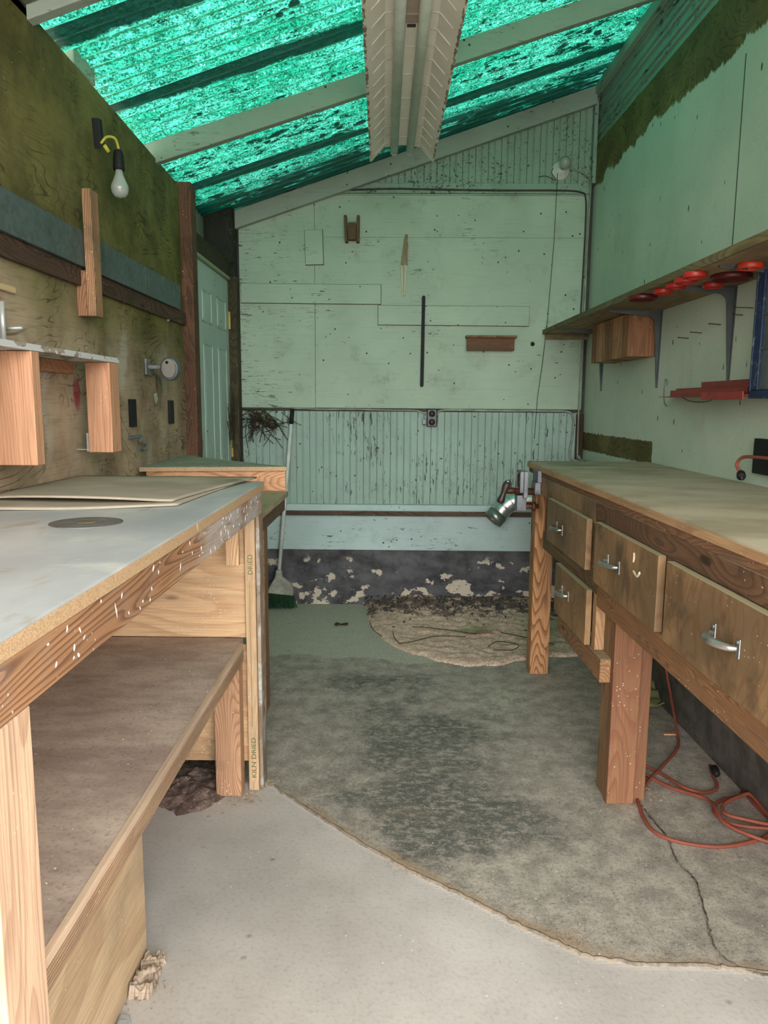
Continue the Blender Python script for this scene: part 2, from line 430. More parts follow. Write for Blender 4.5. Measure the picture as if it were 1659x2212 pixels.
def mat_benchtop_right():
    m = NM('dusty_bench_board'); w = m.world(); x, y, z = m.sep(w)
    n = m.noise(m.scale(w, (1, 1.6, 1)), 2.4, 5., .6)
    c = m.mix(m.ss(n, .3, .7), rgb(146, 134, 110), rgb(180, 168, 144))
    st = m.noise(m.scale(w, (1.4, 7, 1)), 1.6, 4., .6)
    c = m.mix(m.mul(m.ss(st, .5, .66), m.ss(y, 2.5, 3.0), .6), c, rgb(84, 84, 58))
    sc = m.noise(m.scale(w, (9, 120, 1)), 1., 4., .7)
    c = m.mix(m.ss(sc, .6, .68, 0, .45), c, rgb(104, 98, 74))
    return m.done(c, .85, spec=.15)
def mat_drawer(a='Z'):
    m = NM('grimy_drawer_face'); o = m.obj()
    q = m.scale(o, (1, 2.4, 1.3)); wp = m.noise(q, 2.2, 2.5, .5, .4)
    rings = m.math('SINE', m.math('MULTIPLY', wp, 90))
    c = m.mix(m.ss(m.noise(o, 4., 4., .6), .35, .65), rgb(114, 92, 66), rgb(154, 120, 84))
    c = m.mix(m.ss(rings, .4, 1., 0, .3), c, rgb(96, 62, 34))
    g = m.noise(m.scale(o, (1, 1.5, 1)), 5., 5., .65)
    c = m.mix(m.ss(g, .5, .66, 0, .6), c, rgb(74, 60, 42))
    v = m.vor(o, 60.)
    c = m.mix(m.mul(m.ss(v, .12, .07), m.ss(m.noise(o, 11.), .5, .57)), c, rgb(208, 190, 156))
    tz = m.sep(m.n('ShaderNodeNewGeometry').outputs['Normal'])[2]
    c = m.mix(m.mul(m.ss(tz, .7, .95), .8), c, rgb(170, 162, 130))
    return m.done(c, .6, spec=.3)
def mat_shelf_dust():
    m = NM('dusty_shelf_board'); w = m.world()
    n = m.noise(m.scale(w, (1.5, 3, 1)), 3., 6., .65)
    c = m.mix(m.ss(n, .3, .7), rgb(152, 134, 122), rgb(188, 172, 156))
    f = m.noise(w, 120., 3.)
    c = m.mix(m.ss(f, .5, .75, 0, .4), c, rgb(92, 78, 66))
    v = m.vor(w, 26.)
    c = m.mix(m.mul(m.ss(v, .08, .04), m.ss(m.noise(w, 3.), .48, .55)), c, rgb(220, 210, 196))
    return m.done(c, .85, nrm=m.bump(f, .15, .003), spec=.15)
def mat_dirt():
    m = NM('sawdust_and_dirt'); w = m.world()
    v = m.vor(w, 120., out='Color'); n = m.noise(w, 12., 5., .7)
    c = m.mix(m.sep(v)[0], rgb(184, 150, 130), rgb(226, 198, 178))
    x, y, z = m.sep(w)
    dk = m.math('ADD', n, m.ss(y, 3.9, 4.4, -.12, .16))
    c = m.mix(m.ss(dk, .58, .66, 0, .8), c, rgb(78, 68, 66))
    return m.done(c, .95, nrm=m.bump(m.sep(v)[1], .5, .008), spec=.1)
def mat_fixture():
    m = NM('aged_white_enamel'); w = m.world(); n = m.noise(w, 6., 4.)
    c = m.mix(m.ss(n, .3, .7), rgb(214, 208, 192), rgb(228, 222, 206))
    x, y, z = m.sep(w)
    ru = m.math('ADD', m.noise(m.scale(w, (8, 4, 8)), 6., 4., .7), m.ss(z, 2.405, 2.391, -.3, .14))
    c = m.mix(m.ss(ru, .6, .66, 0, .9), c, rgb(96, 58, 32))
    return m.done(c, .4, spec=.4)

M_LW = mat_leftwall(); M_RW = mat_rightwall(); M_CON = mat_concrete(); M_FND = mat_foundation(); M_ROOF = mat_roof()
M_PANEL = painted((164, 182, 160), .22, (60, 58, 40), 'X', 'painted_panel', .5, left=True)
M_BEAD = painted((150, 172, 158), .5, (52, 50, 40), 'Z', 'painted_beadboard', .3)
M_SILL = painted((176, 196, 192), .42, (56, 48, 40), 'X', 'painted_sill', .3)
M_SIDE = painted((138, 162, 142), .62, (44, 46, 34), 'Y', 'painted_siding', .3)
M_RAFT = painted((150, 160, 146), .3, (90, 84, 70), 'X', 'painted_rafter', .3)
M_DOOR = painted((176, 194, 184), .1, (120, 110, 90), 'Z', 'door_paint', .12)
M_PATCH = painted((166, 184, 162), .25, (60, 58, 40), 'X', 'painted_patch', .25)
M_GALV = mat_galv(); M_TOPL = mat_benchtop_left(); M_TOPR = mat_benchtop_right(); M_DRW = mat_drawer(); M_SHD = mat_shelf_dust()
M_DIRT = mat_dirt(); M_FIX = mat_fixture()
M_STEEL = mat_simple('satin_steel', (196, 194, 188), .3, .85, .3, dirt=(120, 116, 108))
M_BRKT = mat_simple('grey_painted_steel', (88, 94, 94), .45, .3, .15)
M_IRON = mat_simple('rusty_iron', (104, 66, 44), .6, .5, .4, dirt=(54, 40, 32))
M_VGREY = mat_simple('worn_grey_iron', (128, 130, 134), .5, .4, .25, dirt=(60, 52, 46))
M_BLACK = mat_simple('black_plastic', (16, 16, 17), .7, 0, .2)
M_BAKE = mat_simple('brown_bakelite', (24, 19, 20), .35, 0, .2)
M_RED = mat_simple('red_plastic', (166, 42, 34), .4, 0, .1)
M_DRED = mat_simple('dark_red_plastic', (80, 20, 22), .4, 0, .1)
M_TRAY = mat_simple('red_enamel', (150, 30, 28), .4, .0, .2, dirt=(96, 20, 18))
M_ORANGE = mat_simple('orange_cord', (140, 72, 54), .65, 0, .12)
M_BLUE = mat_simple('chipped_blue_enamel', (26, 44, 78), .6, 0, .2, dirt=(104, 112, 116), scale=22)
M_BRASS = mat_simple('brass', (196, 168, 88), .35, .7, .2)
M_PORC = mat_simple('porcelain', (214, 218, 206), .3, 0, .1)
M_CARD = None
M_WHITEP = mat_simple('white_painted_pole', (206, 208, 202), .5, 0, .12)
M_RAG = mat_simple('dirty_white_plastic', (176, 172, 158), .8, 0, .25)
M_GREEN = mat_simple('green_bristle', (34, 78, 48), .8, 0, .3)
M_CABLE = mat_simple('painted_cable', (150, 156, 140), .6, 0, .25)
M_DCABLE = mat_simple('dark_cable', (60, 58, 46), .6, 0, .25)
M_STRING = mat_simple('string', (60, 66, 52), .9)
M_LEAF = mat_simple('dried_leaf', (168, 158, 122), .8)
M_VINE = mat_simple('dead_vine', (72, 62, 42), .9, 0, .35)
M_CHROME = mat_simple('duct_metal', (232, 232, 230), .34, .95, .1)
M_TAG = mat_simple('pale_metal', (206, 206, 200), .35, .5, .15)
def mat_cardboard():
    m = NM('cardboard'); o = m.world(); n = m.noise(o, 4., 5., .6)
    c = m.mix(m.ss(n, .3, .7), rgb(158, 146, 128), rgb(178, 166, 146))
    s = m.noise(o, 9., 4.); x, y, z = m.sep(o)
    c = m.mix(m.mul(m.ss(s, .4, .6), m.ss(x, -.6, -.45), m.ss(y, 1.95, 2.2), .6), c, rgb(88, 90, 62))
    return m.done(c, .9, spec=.1)
M_CARD = mat_cardboard()
def mat_glass():
    m = NM('frosted_bulb_glass')
    p = m.n('ShaderNodeBsdfPrincipled'); p.inputs['Base Color'].default_value = rgb(176, 182, 172)
    p.inputs['Roughness'].default_value = .15; p.inputs['Transmission Weight'].default_value = .35
    m.L(p.outputs[0], m.out.inputs[0]); return m.m
M_BULB = mat_glass()
M_LAMPT = mat_simple('unlit_tube_glass', (204, 214, 200), .25, 0, .06)
M_YEL = mat_simple('yellow_wire', (196, 180, 70), .5)

# ================================================================== SETTING
# ---- floor
nx, ny = 330, 520
xs = np.linspace(-1.45, 1.75, nx); ys = np.linspace(-4.5, 4.75, ny)
ys = np.sort(np.concatenate([np.linspace(-4.5, .6, 30, endpoint=False), np.linspace(.6, 4.75, ny-30)]))
gx, gy = np.meshgrid(xs, ys)
ridge = np.array([(-.42, 2.29), (-.384, 2.279), (-.25, 2.14), (-.109, 1.996), (.074, 1.828), (.20, 1.735), (.295, 1.653), (.40, 1.575), (.47, 1.535), (.587, 1.515), (.731, 1.511), (.845, 1.493), (1.3, 1.40)])
fy = np.interp(gx, ridge[:, 0], ridge[:, 1])
side = 1/(1+np.exp(-(gy-fy)/.006))
def blob(cx, cy, rx, ry, p=2.):
    return np.exp(-((np.abs(gx-cx)/rx)**p+(np.abs(gy-cy)/ry)**p))
stain = .66*blob(.12, 2.55, .48, .66, 4.)+.2*blob(.12, 2.65, .2, .25)+.45*blob(-.02, 3.25, .34, .16)+.5*blob(.12, 2.05, .20, .22)+.3*blob(.45, 1.95, .3, .25)+.22*blob(-.2, 3.3, .3, .12)+.3*blob(1.0, 2.4, .25, .8)
tan = .55*blob(.1, 2.12, .3, .12)+.35*blob(.42, 1.62, .35, .07)+.4*blob(.78, 2.15, .1, .12)+.3*blob(.15, 1.85, .35, .12)
near = np.exp(-np.clip(gy-fy, 0, 9)/.04)*side
tan = tan+.95*near
pale = 1.15*np.exp(-((np.abs(gx+.15)/.62)**8+(np.abs(gy+.05*np.sin(gx*5.2+.6)+.02*np.sin(gx*17)-4.04)/.52)**8))+.32*blob(-.42, 2.9, .16, .5)+.28*blob(.55, 3.15, .25, .3)+.3*blob(.4, 2.95, .3, .25)
me = bpy.data.meshes.new('floor')
gz = np.zeros_like(gx)
gz += .006*side*np.exp(-np.clip(gy-fy, 0, 9)/.05)
n1 = np.stack([gx, gy, gz], -1).reshape(-1, 3)
idx = np.arange(nx*len(ys)).reshape(len(ys), nx)
fc = np.stack([idx[:-1, :-1], idx[:-1, 1:], idx[1:, 1:], idx[1:, :-1]], -1).reshape(-1, 4)
me.from_pydata(n1.tolist(), [], fc.tolist()); me.update()
for nm, arr in (('stain', stain), ('tan', tan), ('pale', pale), ('side', side)):
    a = me.attributes.new(nm, 'FLOAT', 'POINT'); a.data.foreach_set('value', arr.reshape(-1).astype('f'))
me.materials.append(M_CON)
fl = bpy.data.objects.new('floor', me); COL.objects.link(fl); struct(fl)

# ---- back wall
def seams(mb, x0, x1, z0, z1, ycut, xcuts, zcuts):
    X = [x0]+xcuts+[x1]; Z = [z0]+zcuts+[z1]
    for a, b in zip(X, X[1:]):
        for c, d in zip(Z, Z[1:]):
            mb.box(a+.0008, b-.0008, ycut, D, c+.0008, d-.0008)
def roofz(x): return 2.66+.331*x
wb = MB()
wb.box(-1.25, 1.35, D, D+.1, -.05, 3.2)
wall = wb.build('wall_back', M_DCABLE); struct(wall)
pn = MB(); y0 = D-.012
pn.prism([(-.915, 1.225), (-.47, 1.225), (-.47, 2.45), (-.60, 2.45), (-.915, 2.345)], y0, D)
seams(pn, -.4685, 1.135, 1.225, 1.2249+1.228, y0, [], [2.218])
pn.prism([(-.4685, 2.4545), (1.135, 2.4545), (1.135, 2.46), (-.4685, 2.46)], y0, D)
pno = pn.build('wall_back', M_PANEL); struct(pno)
def beadprof(x0, x1, y, pitch=.041):
    p = []; x = x0; i = 0
    while x < x1-.002:
        w = min(pitch, x1-x)
        p += [(x, y+.003), (x+.003, y), (x+w-.003, y)] if i % 2 else [(x, y+.006), (x+.002, y), (x+w-.008, y), (x+w-.006, y+.002), (x+w-.004, y)]
        x += w; i += 1
    p += [(x1, y)]
    return p
bd = MB(); bd.sheet(beadprof(-.915, 1.125, D-.012), .64, 1.205, 'Z')
bd.box(-.915, 1.125, D-.011, D, .64, .642)
struct(bd.build('wall_back', M_BEAD, smooth=False))
bu = MB(); pr_ = beadprof(-.2, 1.135, D-.012, .037); n = len(pr_)
bu.add([(p[0], p[1], 2.52) for p in pr_]+[(p[0], p[1], roofz(p[0])+.02) for p in pr_], [(i, i+1, n+i+1, n+i) for i in range(n-1)])
struct(bu.build('wall_back', M_SIDE, smooth=False))
t = MB(); t.box(-.60, 1.135, D-.022, D, 2.462, 2.518); t.prism([(-.93, 2.345), (-.60, 2.455), (-.60, 2.518), (-.93, 2.41)], D-.022, D); struct(t.build('trim_1', M_SIDE, bevel=.002))
t = MB(); t.box(-.915, 1.13, D-.045, D, .60, .640); struct(t.build('trim_2', M_SILL, bevel=.004))
t = MB(); t.box(-.915, 1.13, D-.018, D, .352, .572); struct(t.build('trim_3', M_SILL, bevel=.002))
t = MB(); t.box(-.915, 1.13, D-.055, D, .572, .600); struct(t.build('trim_4', darkw('X', base=(96, 70, 50)), bevel=.002))
t = MB(); t.box(-1.2, 1.35, D-.004, D+.05, -.02, .352); struct(t.build('wall_back', M_FND))
# corner cover strips at the right end of the back wall
t = MB(rt); t.box(1.085, 1.105, D-.020, D-.012, .64, 1.205); struct(t.build('trim_5', M_BEAD))
t = MB(rt); t.box(1.105, 1.150, D-.03, D-.012, .64, 1.20); struct(t.build('trim_6', darkw('Z')))
# white post in the upper corner by the siding
t = MB(rt); t.box(1.135, 1.155, D-.03, D, 2.52, 3.03); struct(t.build('trim_7', M_SIDE))

# ---- left wall (plywood on the outside of the post line)
lw = MB(); lw.add([(x, y, z) for x in (-1.02, -1.0) for y, z in ((-.6, -.02), (3.66, -.02), (3.66, 2.243), (2.1, 2.303), (-.6, 2.40))],
                  [(4, 3, 2, 1, 0), (5, 6, 7, 8, 9)]+[(i, (i+1) % 5, 5+(i+1) % 5, 5+i) for i in range(5)])
struct(lw.build('wall_left', M_LW))
lw = MB(); lw.box(-1.14, -1.10, 3.66, D+.05, 0, 2.36); struct(lw.build('wall_left', M_RAFT))
lw = MB(); lw.box(-1.12, -1.0, -.6, 2.2, 2.28, 2.34); struct(lw.build('trim_8', darkw('Y')))
t = MB(); t.box(-1.10, -.93, D-.10, D-.06, 2.05, 2.36); struct(t.build('trim_9', darkw('Z', base=(44, 46, 34), dark=(22, 22, 14)), bevel=.002))
t = MB(); t.box(-1.0, -.955, 3.66, D-.05, 1.978, 2.05); t.box(-1.0, -.965, 3.66, D-.05, 2.05, 2.075); struct(t.build('trim_10', darkw('Y', base=(66, 54, 32)), bevel=.003))
t = MB(); t.box(-.985, -.918, D-.085, D-.012, 0, 1.98); struct(t.build('trim_11', darkw('Z', base=(78, 66, 38)), bevel=.004))
t = MB(); t.box(-.985, -.926, D-.085, D-.012, 1.98, 2.36); struct(t.build('trim_12', darkw('Z', base=(40, 42, 30), dark=(20, 22, 14)), bevel=.004))

# ---- right wall
rw = MB(rt); rw.box(1.155, 1.175, .1, D+.03, .02, 2.73)
struct(rw.build('wall_right', M_RW))
rw = MB(rt); rw.box(1.155, 1.16, 2.74, 2.7425, 1.70, 2.46); 
rw = MB(rt); rw.box(1.20, 1.26, -.6, D+.05, -.02, 3.4); struct(rw.build('wall_right', M_DCABLE))
seam = MB(rt); seam.box(1.1535, 1.156, 2.733, 2.737, 1.70, 2.44); struct(seam.build('trim_13', M_DCABLE))
pf = []; z = 2.728
for hgt in (.052, .03, .058, .03, .055, .03, .05):
    pf += [(1.157, z), (1.157+.012, z+hgt*.75), (1.172, z+hgt*.8), (1.172, z+hgt)] if hgt > .04 else [(1.160, z), (1.166, z+hgt*.9), (1.172, z+hgt)]
    z += hgt
pf += [(1.172, 3.06)]
sd = MB(rt); sd.sheet(pf, -.6, D+.02, 'Y'); struct(sd.build('wall_right', M_SIDE, smooth=False))
t = MB(rt); t.box(1.125, 1.157, 1.0, D, 2.985, 3.04); struct(t.build('trim_14', M_SIDE, bevel=.003))
fd = MB(rt); fd.box(1.11, 1.20, .2, D, -.02, .17); struct(fd.build('wall_right', mat_simple('damp_concrete', (92, 86, 78), .9, 0, .3)))

# ---- roof: corrugated sheets, ridges run down the slope
pit = .067
def corr(y0_, y1_, x0_, x1_, off, nm):
    prof = []; n = int((y1_-y0_)/pit*10)
    vs = []; fs = []
    for j in range(n+1):
        y = y0_+(y1_-y0_)*j/n; dz = .008*math.sin(2*math.pi*y/pit)
        for xx in (x0_, (x0_+x1_)/2, x1_): vs.append((xx, y, roofz(xx)+.012+off+dz))
    for j in range(n):
        for i in range(2): fs.append((j*3+i, j*3+i+1, j*3+i+4, j*3+i+3))
    mb = MB(); mb.add(vs, fs, True); return struct(mb.build(nm, M_ROOF))
corr(1.93, 4.75, -1.45, 1.22, 0, 'ceiling')
cp = MB(); cp.prism([(-1.12, roofz(-1.12)-.02), (1.2, roofz(1.2)-.02), (1.2, roofz(1.2)), (-1.12, roofz(-1.12))], -.6, 2.16, 'Y')
struct(cp.build('ceiling', wood('X', base=(112, 118, 92), dark=(58, 64, 44), freq=30, dirt=.3, dirtcol=(60, 70, 44), knots=False, width=9.)))

# ---- door in the far left, six raised panels
dr = MB(); dr.box(-1.005, -.97, 3.705, 4.455, .01, 1.955)
door = struct(dr.build('door_1', M_DOOR, bevel=.002))
for (a, b) in ((3.845, 4.045), (4.17, 4.38)):
    for (z0, z1) in ((1.66, 1.83), (.88, 1.56), (.15, .76)):
        fm = MB()
        for (p0, p1, q0, q1) in ((a, b, z0, z0+.012), (a, b, z1-.012, z1), (a, a+.014, z0, z1), (b-.014, b, z0, z1)):
            fm.box(-.971, -.9655, p0, p1, q0, q1)
        fm.add([(-.9705, y, z) for y, z in ((a+.02, z0+.02), (b-.02, z0+.02), (b-.02, z1-.02), (a+.02, z1-.02))]+
               [(-.9665, y, z) for y, z in ((a+.035, z0+.035), (b-.035, z0+.035), (b-.035, z1-.035), (a+.035, z1-.035))],
               [(4, 5, 6, 7)]+[(i, (i+1) % 4, 4+(i+1) % 4, 4+i) for i in range(4)])
        fm.build('raised_panel', M_DOOR, door, bevel=.0015)
for z0 in (1.68, .93, .2):
    h = MB(); h.box(-.969, -.958, 4.452, 4.470, z0, z0+.1); h.tube([(-.957, 4.461, z0-.004), (-.957, 4.461, z0+.104)], .006, 8)
    h.build('hinge', M_BRASS, door)
jb = MB(); jb.box(-1.0, -.955, 3.688, 3.702, 0, 1.975); jb.box(-1.0, -.955, 3.69, 4.455, 1.958, 1.976)
struct(jb.build('trim_15', painted((150, 160, 130), .5, (60, 56, 30), 'Z', 'jamb_paint', .5), bevel=.002))
pc = MB(); pc.add([(-.9645, 3.745+.03*math.cos(a)*(1+.4*math.sin(3*a)), 1.03+.045*math.sin(a)) for a in [k*.6283 for k in range(10)]]+[(-.962, 3.745, 1.03)], [(i, (i+1) % 10, 10) for i in range(10)])
pc.build('peeling_paint', mat_simple('peel', (176, 140, 110), .7), door)

# ================================================================== THINGS
# ---- post and rafters
o = MB().box(-1.035, -.945, 3.595, 3.685, 0, 2.262).build('post', wood('Z', base=(112, 70, 46), dark=(66, 38, 24), freq=14, dirt=.35, dirtcol=(48, 44, 26)), bevel=.004)
tag(o, 'reddish brown square timber post beside the white panelled door', 'post')
def rafter(y, x0, x1, lab, h=.088, mat=None, yk=0.):
    mb = MB(); a = .038
    mb.prism([(x0, roofz(x0)-h), (x1, roofz(x1)-h), (x1, roofz(x1)), (x0, roofz(x0))], y, y+a, 'Y')
    if yk: mb.v = [(v[0], v[1]+yk*(v[0]+1), v[2]) for v in mb.v]
    tag(mb.build('rafter', mat or M_RAFT, bevel=.003), lab, 'rafter', 'rafters under the green roof')
rafter(3.26, -1.06, 1.14, 'pale painted rafter crossing the middle of the green roof, behind the light fixture', yk=.05, mat=painted((136, 150, 132), .35, (84, 80, 62), 'X', 'rafter_paint', .5))
rafter(2.165, -1.06, 1.14, 'nearest pale rafter in the upper left corner, beside the wooden ceiling boards', h=.055)
rafter(D-.06, -.93, 1.14, 'painted rafter fixed against the top of the back wall', h=.10)
o = MB().box(-1.04, -1.001, 2.47, 2.64, 2.292, 2.345).build('blocking', M_PANEL, bevel=.003)
tag(o, 'short pale green wood block wedged between left wall top and roof', 'wood block')

# ---- fluorescent fixture
fx = thing('fluorescent_light', 'long two-tube fluorescent shop light with a cream ribbed reflector hanging under the roof', 'ceiling light')
FX, FZ = .043, 2.455
def ft(p): return (p[0]-.014*(p[1]-3.), p[1], p[2])
rp = [(-.152, FZ-.062), (-.147, FZ-.064), (-.085, FZ+.004), (-.055, FZ+.006), (-.05, FZ+.02), (.05, FZ+.02), (.055, FZ+.006), (.085, FZ+.004), (.147, FZ-.064), (.152, FZ-.062)]
mb = MB(ft); mb.sheet([(FX+a, b) for a, b in rp], 1.15, 3.73, 'Y')
ro = mb.build('reflector', M_FIX, fx, smooth=False)
sol = ro.modifiers.new('thick', 'SOLIDIFY'); sol.thickness = .0012
mb = MB(ft); mb.prism([(FX-.022, FZ-.002), (FX+.022, FZ-.002), (FX+.026, FZ+.02), (FX-.026, FZ+.02)], 1.15, 3.69); mb.build('channel', M_FIX, fx, bevel=.002)
mb = MB(ft); mb.box(FX-.05, FX+.05, 1.2, 3.60, FZ+.02, FZ+.075); mb.build('housing', M_FIX, fx, bevel=.003)
i = 0; y = 3.68
while y > 1.3:
    full = i % 2
    for s in (-1, 1):
        rb = MB(ft)
        pts = [(FX+s*(.052 if full else .062), FZ+.0045), (FX+s*.085, FZ+.002), (FX+s*.128, FZ-.045)]
        rb.tube([(p[0], y, p[1]-.001) for p in pts], .0022, 6)
        rb.build('rib', M_WHITEP, fx)
    if full: MB(ft).box(FX-.02, FX+.02, y-.002, y+.002, FZ-.004, FZ-.002).build('rib', M_WHITEP, fx)
    y -= .107; i += 1
for s in (-1, 1):
    mb = MB(ft); x = FX+s*.038
    mb.tube([(x, 1.2, FZ-.012), (x, 3.735, FZ-.012)], .019, 20)
    mlathe(mb, [(.019, 0), (.017, .02), (.012, .03), (.004, .034)], (x, 3.735, FZ-.012), (0, 1, 0), 16)
    tb = mb.build('tube', M_LAMPT, fx)
    MB(ft).box(x-.014, x+.014, 3.69, 3.725, FZ-.01, FZ+.022).build('lamp_holder', M_FIX, fx, bevel=.003)
lb = MB(ft).box(FX-.019, FX+.019, 2.42, 2.56, FZ-.0035, FZ-.0022).build('label', mat_simple('label_beige', (172, 152, 136), .7), fx)
for y in (2.395, 2.565):
    k = MB(ft); k.box(FX-.014, FX+.014, y, y+.02, FZ-.0042, FZ-.0036)
    k.build('approval_mark', mat_simple('mark', (60, 52, 50), .7, 0, .6, scale=90), fx)

# ---- left wall fittings
gr = thing('metal_rail', 'long weathered galvanised steel rail running along the left wall', 'rail')
mb = MB(); mb.prism([(-.999, 1.67), (-.972, 1.67), (-.972, 1.776), (-.999, 1.776), (-.999, 1.774), (-.975, 1.772), (-.975, 1.673), (-.999, 1.672)], .3, 3.47); mb.build('channel', M_GALV, gr)
mb = MB(); mb.box(-.998, -.984, .3, 3.594, 1.612, 1.669); mb.build('backing_board', darkw('Y', base=(92, 62, 44)), gr, bevel=.002)
br = thing('wooden_bracket', 'upright wooden slat and short block fixed over the galvanised rail', 'bracket')
MB().box(-.970, -.942, 2.40, 2.46, 1.52, 1.905).build('slat', brown('Z', base=(168, 120, 78)), br, bevel=.002)
MB().box(-1.0004, -.971, 2.40, 2.46, 1.52, 1.66).build('block', brown('Z', base=(158, 104, 68)), br, bevel=.002)

rk = thing('wall_rack', 'open wooden wall rack with a paint-smeared top board and broad upright boards', 'rack')
MB().box(-1.0004, -.87, 1.1, 2.385, 1.372, 1.388).build('top_board', wood('Y', base=(176, 160, 138), dark=(120, 90, 66), freq=16, dirt=.2, paint=.95), rk, bevel=.001)
MB().box(-1.0004, -.980, 1.1, 2.30, 1.335, 1.371).build('back_rail', fresh('Y', base=(178, 118, 80)), rk, bevel=.001)
pinef = dict(base=(214, 150, 106), dark=(184, 112, 70), freq=9, dirt=.04, width=14.)
MB().box(-1.0004, -.87, 1.805, 1.845, 1.095, 1.371).build('upright_board', fresh('Z', **pinef), rk, bevel=.002)
MB().box(-.945, -.87, 2.30, 2.375, 1.095, 1.371).build('upright_board', fresh('Z', **pinef), rk, bevel=.002)
MB().box(-1.0004, -.87, 1.36, 1.40, 1.095, 1.371).build('upright_board', fresh('Z', **pinef), rk, bevel=.002)
mb = MB(); mb.box(-1.0004, -.948, 2.335, 2.35, 1.10, 1.103); mb.box(-.951, -.9455, 2.299, 2.35, 1.098, 1.155); mb.build('angle_bracket', M_TAG, rk)

def wallbox(name, lab, cat, y0, y1, z0, z1, th, mat, grp=None, bev=.002):
    o = MB().box(-1.0004, -1.0004+th, y0, y1, z0, z1).build(name, mat, bevel=bev); return tag(o, lab, cat, grp)
wallbox('magnetic_strip', 'black strip on the left wall beside the rack, above the curled hook', 'strip', 2.815, 2.868, 1.157, 1.262, .014, M_BLACK)
wallbox('magnetic_strip', 'smaller black strip on the left wall next to the timber post', 'strip', 3.31, 3.36, 1.157, 1.26, .014, M_BLACK)
wallbox('wood_batten', 'short pale wood batten on the left wall at the photo edge above the hinge', 'batten', 1.5, 1.99, 1.529, 1.546, .012, fresh('Y', base=(214, 184, 130)))
hg = thing('hinge', 'shiny steel hinge plate on the left wall above the rack', 'hinge')
MB().box(-1.0004, -.994, 1.80, 1.925, 1.405, 1.495).build('plate', M_TAG, hg, bevel=.001)
mb = MB(); mb.tube([(-.988, 1.912, 1.40), (-.988, 1.912, 1.50)], .006, 10); mb.build('pin', M_TAG, hg)
mb = MB(); mb.tube([(-.995, 1.93, 1.435), (-.95, 1.935, 1.437)], .004, 8); mb.build('bolt', M_TAG, hg)
pts = [(-.985, 2.80, 1.118), (-.972, 2.84, 1.122), (-.968, 2.858, 1.118), (-.968, 2.835, 1.103), (-.966, 2.86, 1.096), (-.962, 2.885, 1.083), (-.962, 2.862, 1.070), (-.968, 2.825, 1.073)]
mb = MB(); mb.tube(spline(pts, 6), .006, 8); mb.box(-1.0004, -.985, 2.80, 2.835, 1.112, 1.124)
tag(mb.build('hook', M_VGREY), 'curled grey metal hook on the left wall under the black strip', 'hook')
o = MB(); o.prism([(3.12, 1.285), (3.155, 1.29), (3.165, 1.262), (3.14, 1.245)], -1.0004, -.9965, 'X')
tag(o.build('metal_tag', M_TAG), 'small pale metal tag on the left wall between the two black strips', 'tag')
bd_ = MB(); mlathe(bd_, [(0, .012), (.008, .01), (.012, .004), (.012, 0)], (-.998, 3.34, 1.615), (1, 0, 0), 12)
tag(bd_.build('bolt', M_TAG), 'shiny bolt head on the left wall below the end of the steel rail', 'bolt')
# tool hanger with a round grey head beside the post
kb = thing('wall_sharpener', 'grey egg-shaped metal fitting on a bracket beside the timber post', 'wall fitting')
mb = MB(); mb.box(-1.0004, -.992, 3.02, 3.07, 1.36, 1.425); mb.box(-.998, -.93, 3.04, 3.055, 1.385, 1.40); mb.build('mounting_bracket', M_VGREY, kb, bevel=.002)
egg = []
for k in range(28):
    a = 2*math.pi*k/28; r = .042*(1+.14*-math.sin(a)); egg.append((-.905+r*.88*math.cos(a), 1.392+r*1.12*math.sin(a)))
mb = MB(); mb.prism(egg, 3.03, 3.075, 'Y'); mb.build('housing', M_BRKT, kb, bevel=.006, seg=3)
mb = MB(); mb.prism([(x*1-.0*z+( -.905-x)*.2, z+(1.392-z)*.2) for x, z in egg], 3.024, 3.031, 'Y'); mb.build('face_plate', mat_simple('face_plate', (128, 122, 112), .6), kb, bevel=.002)
mb = MB(); mlathe(mb, [(.006, 0), (.006, .004)], (-.91, 3.0235, 1.41), (0, -1, 0), 12); mb.build('hole_rim', M_BLACK, kb)

# hanging bulb
bl = thing('hanging_light_bulb', 'bare frosted light bulb in a black socket hanging from a left wall cable', 'light bulb')
mb = MB(); mb.prism([(2.585, 2.175), (2.615, 2.18), (2.625, 2.10), (2.600, 2.085)], -1.0004, -.975, 'X'); mb.build('mounting_plate', M_BLACK, bl, bevel=.003)
bx, by = -.935, 2.64
mb = MB(); mb.tube(spline([(-.978, 2.60, 2.10), (-.96, 2.605, 2.122), (-.94, 2.625, 2.125), (bx, by, 2.105), (bx, by, 2.09)], 6), .0045, 8); mb.build('cord', M_YEL, bl)
mb = MB(); mb.tube([(-.972, 2.612, 2.10), (-.962, 2.625, 2.082)], .007, 8); mb.build('wire_nut', M_YEL, bl)
mb = MB(); mlathe(mb, [(.006, .055), (.014, .05), (.017, .035), (.019, .0), (.019, -.012)], (bx, by, 2.04), (0, 0, 1), 20); mb.build('socket', M_BLACK, bl)
mb = MB(); mlathe(mb, [(.012, .0), (.013, -.014), (.020, -.032), (.0285, -.052), (.0295, -.062), (.026, -.077), (.017, -.088), (.001, -.092)], (bx, by, 2.03), (0, 0, 1), 24); mb.build('glass_bulb', M_BULB, bl)

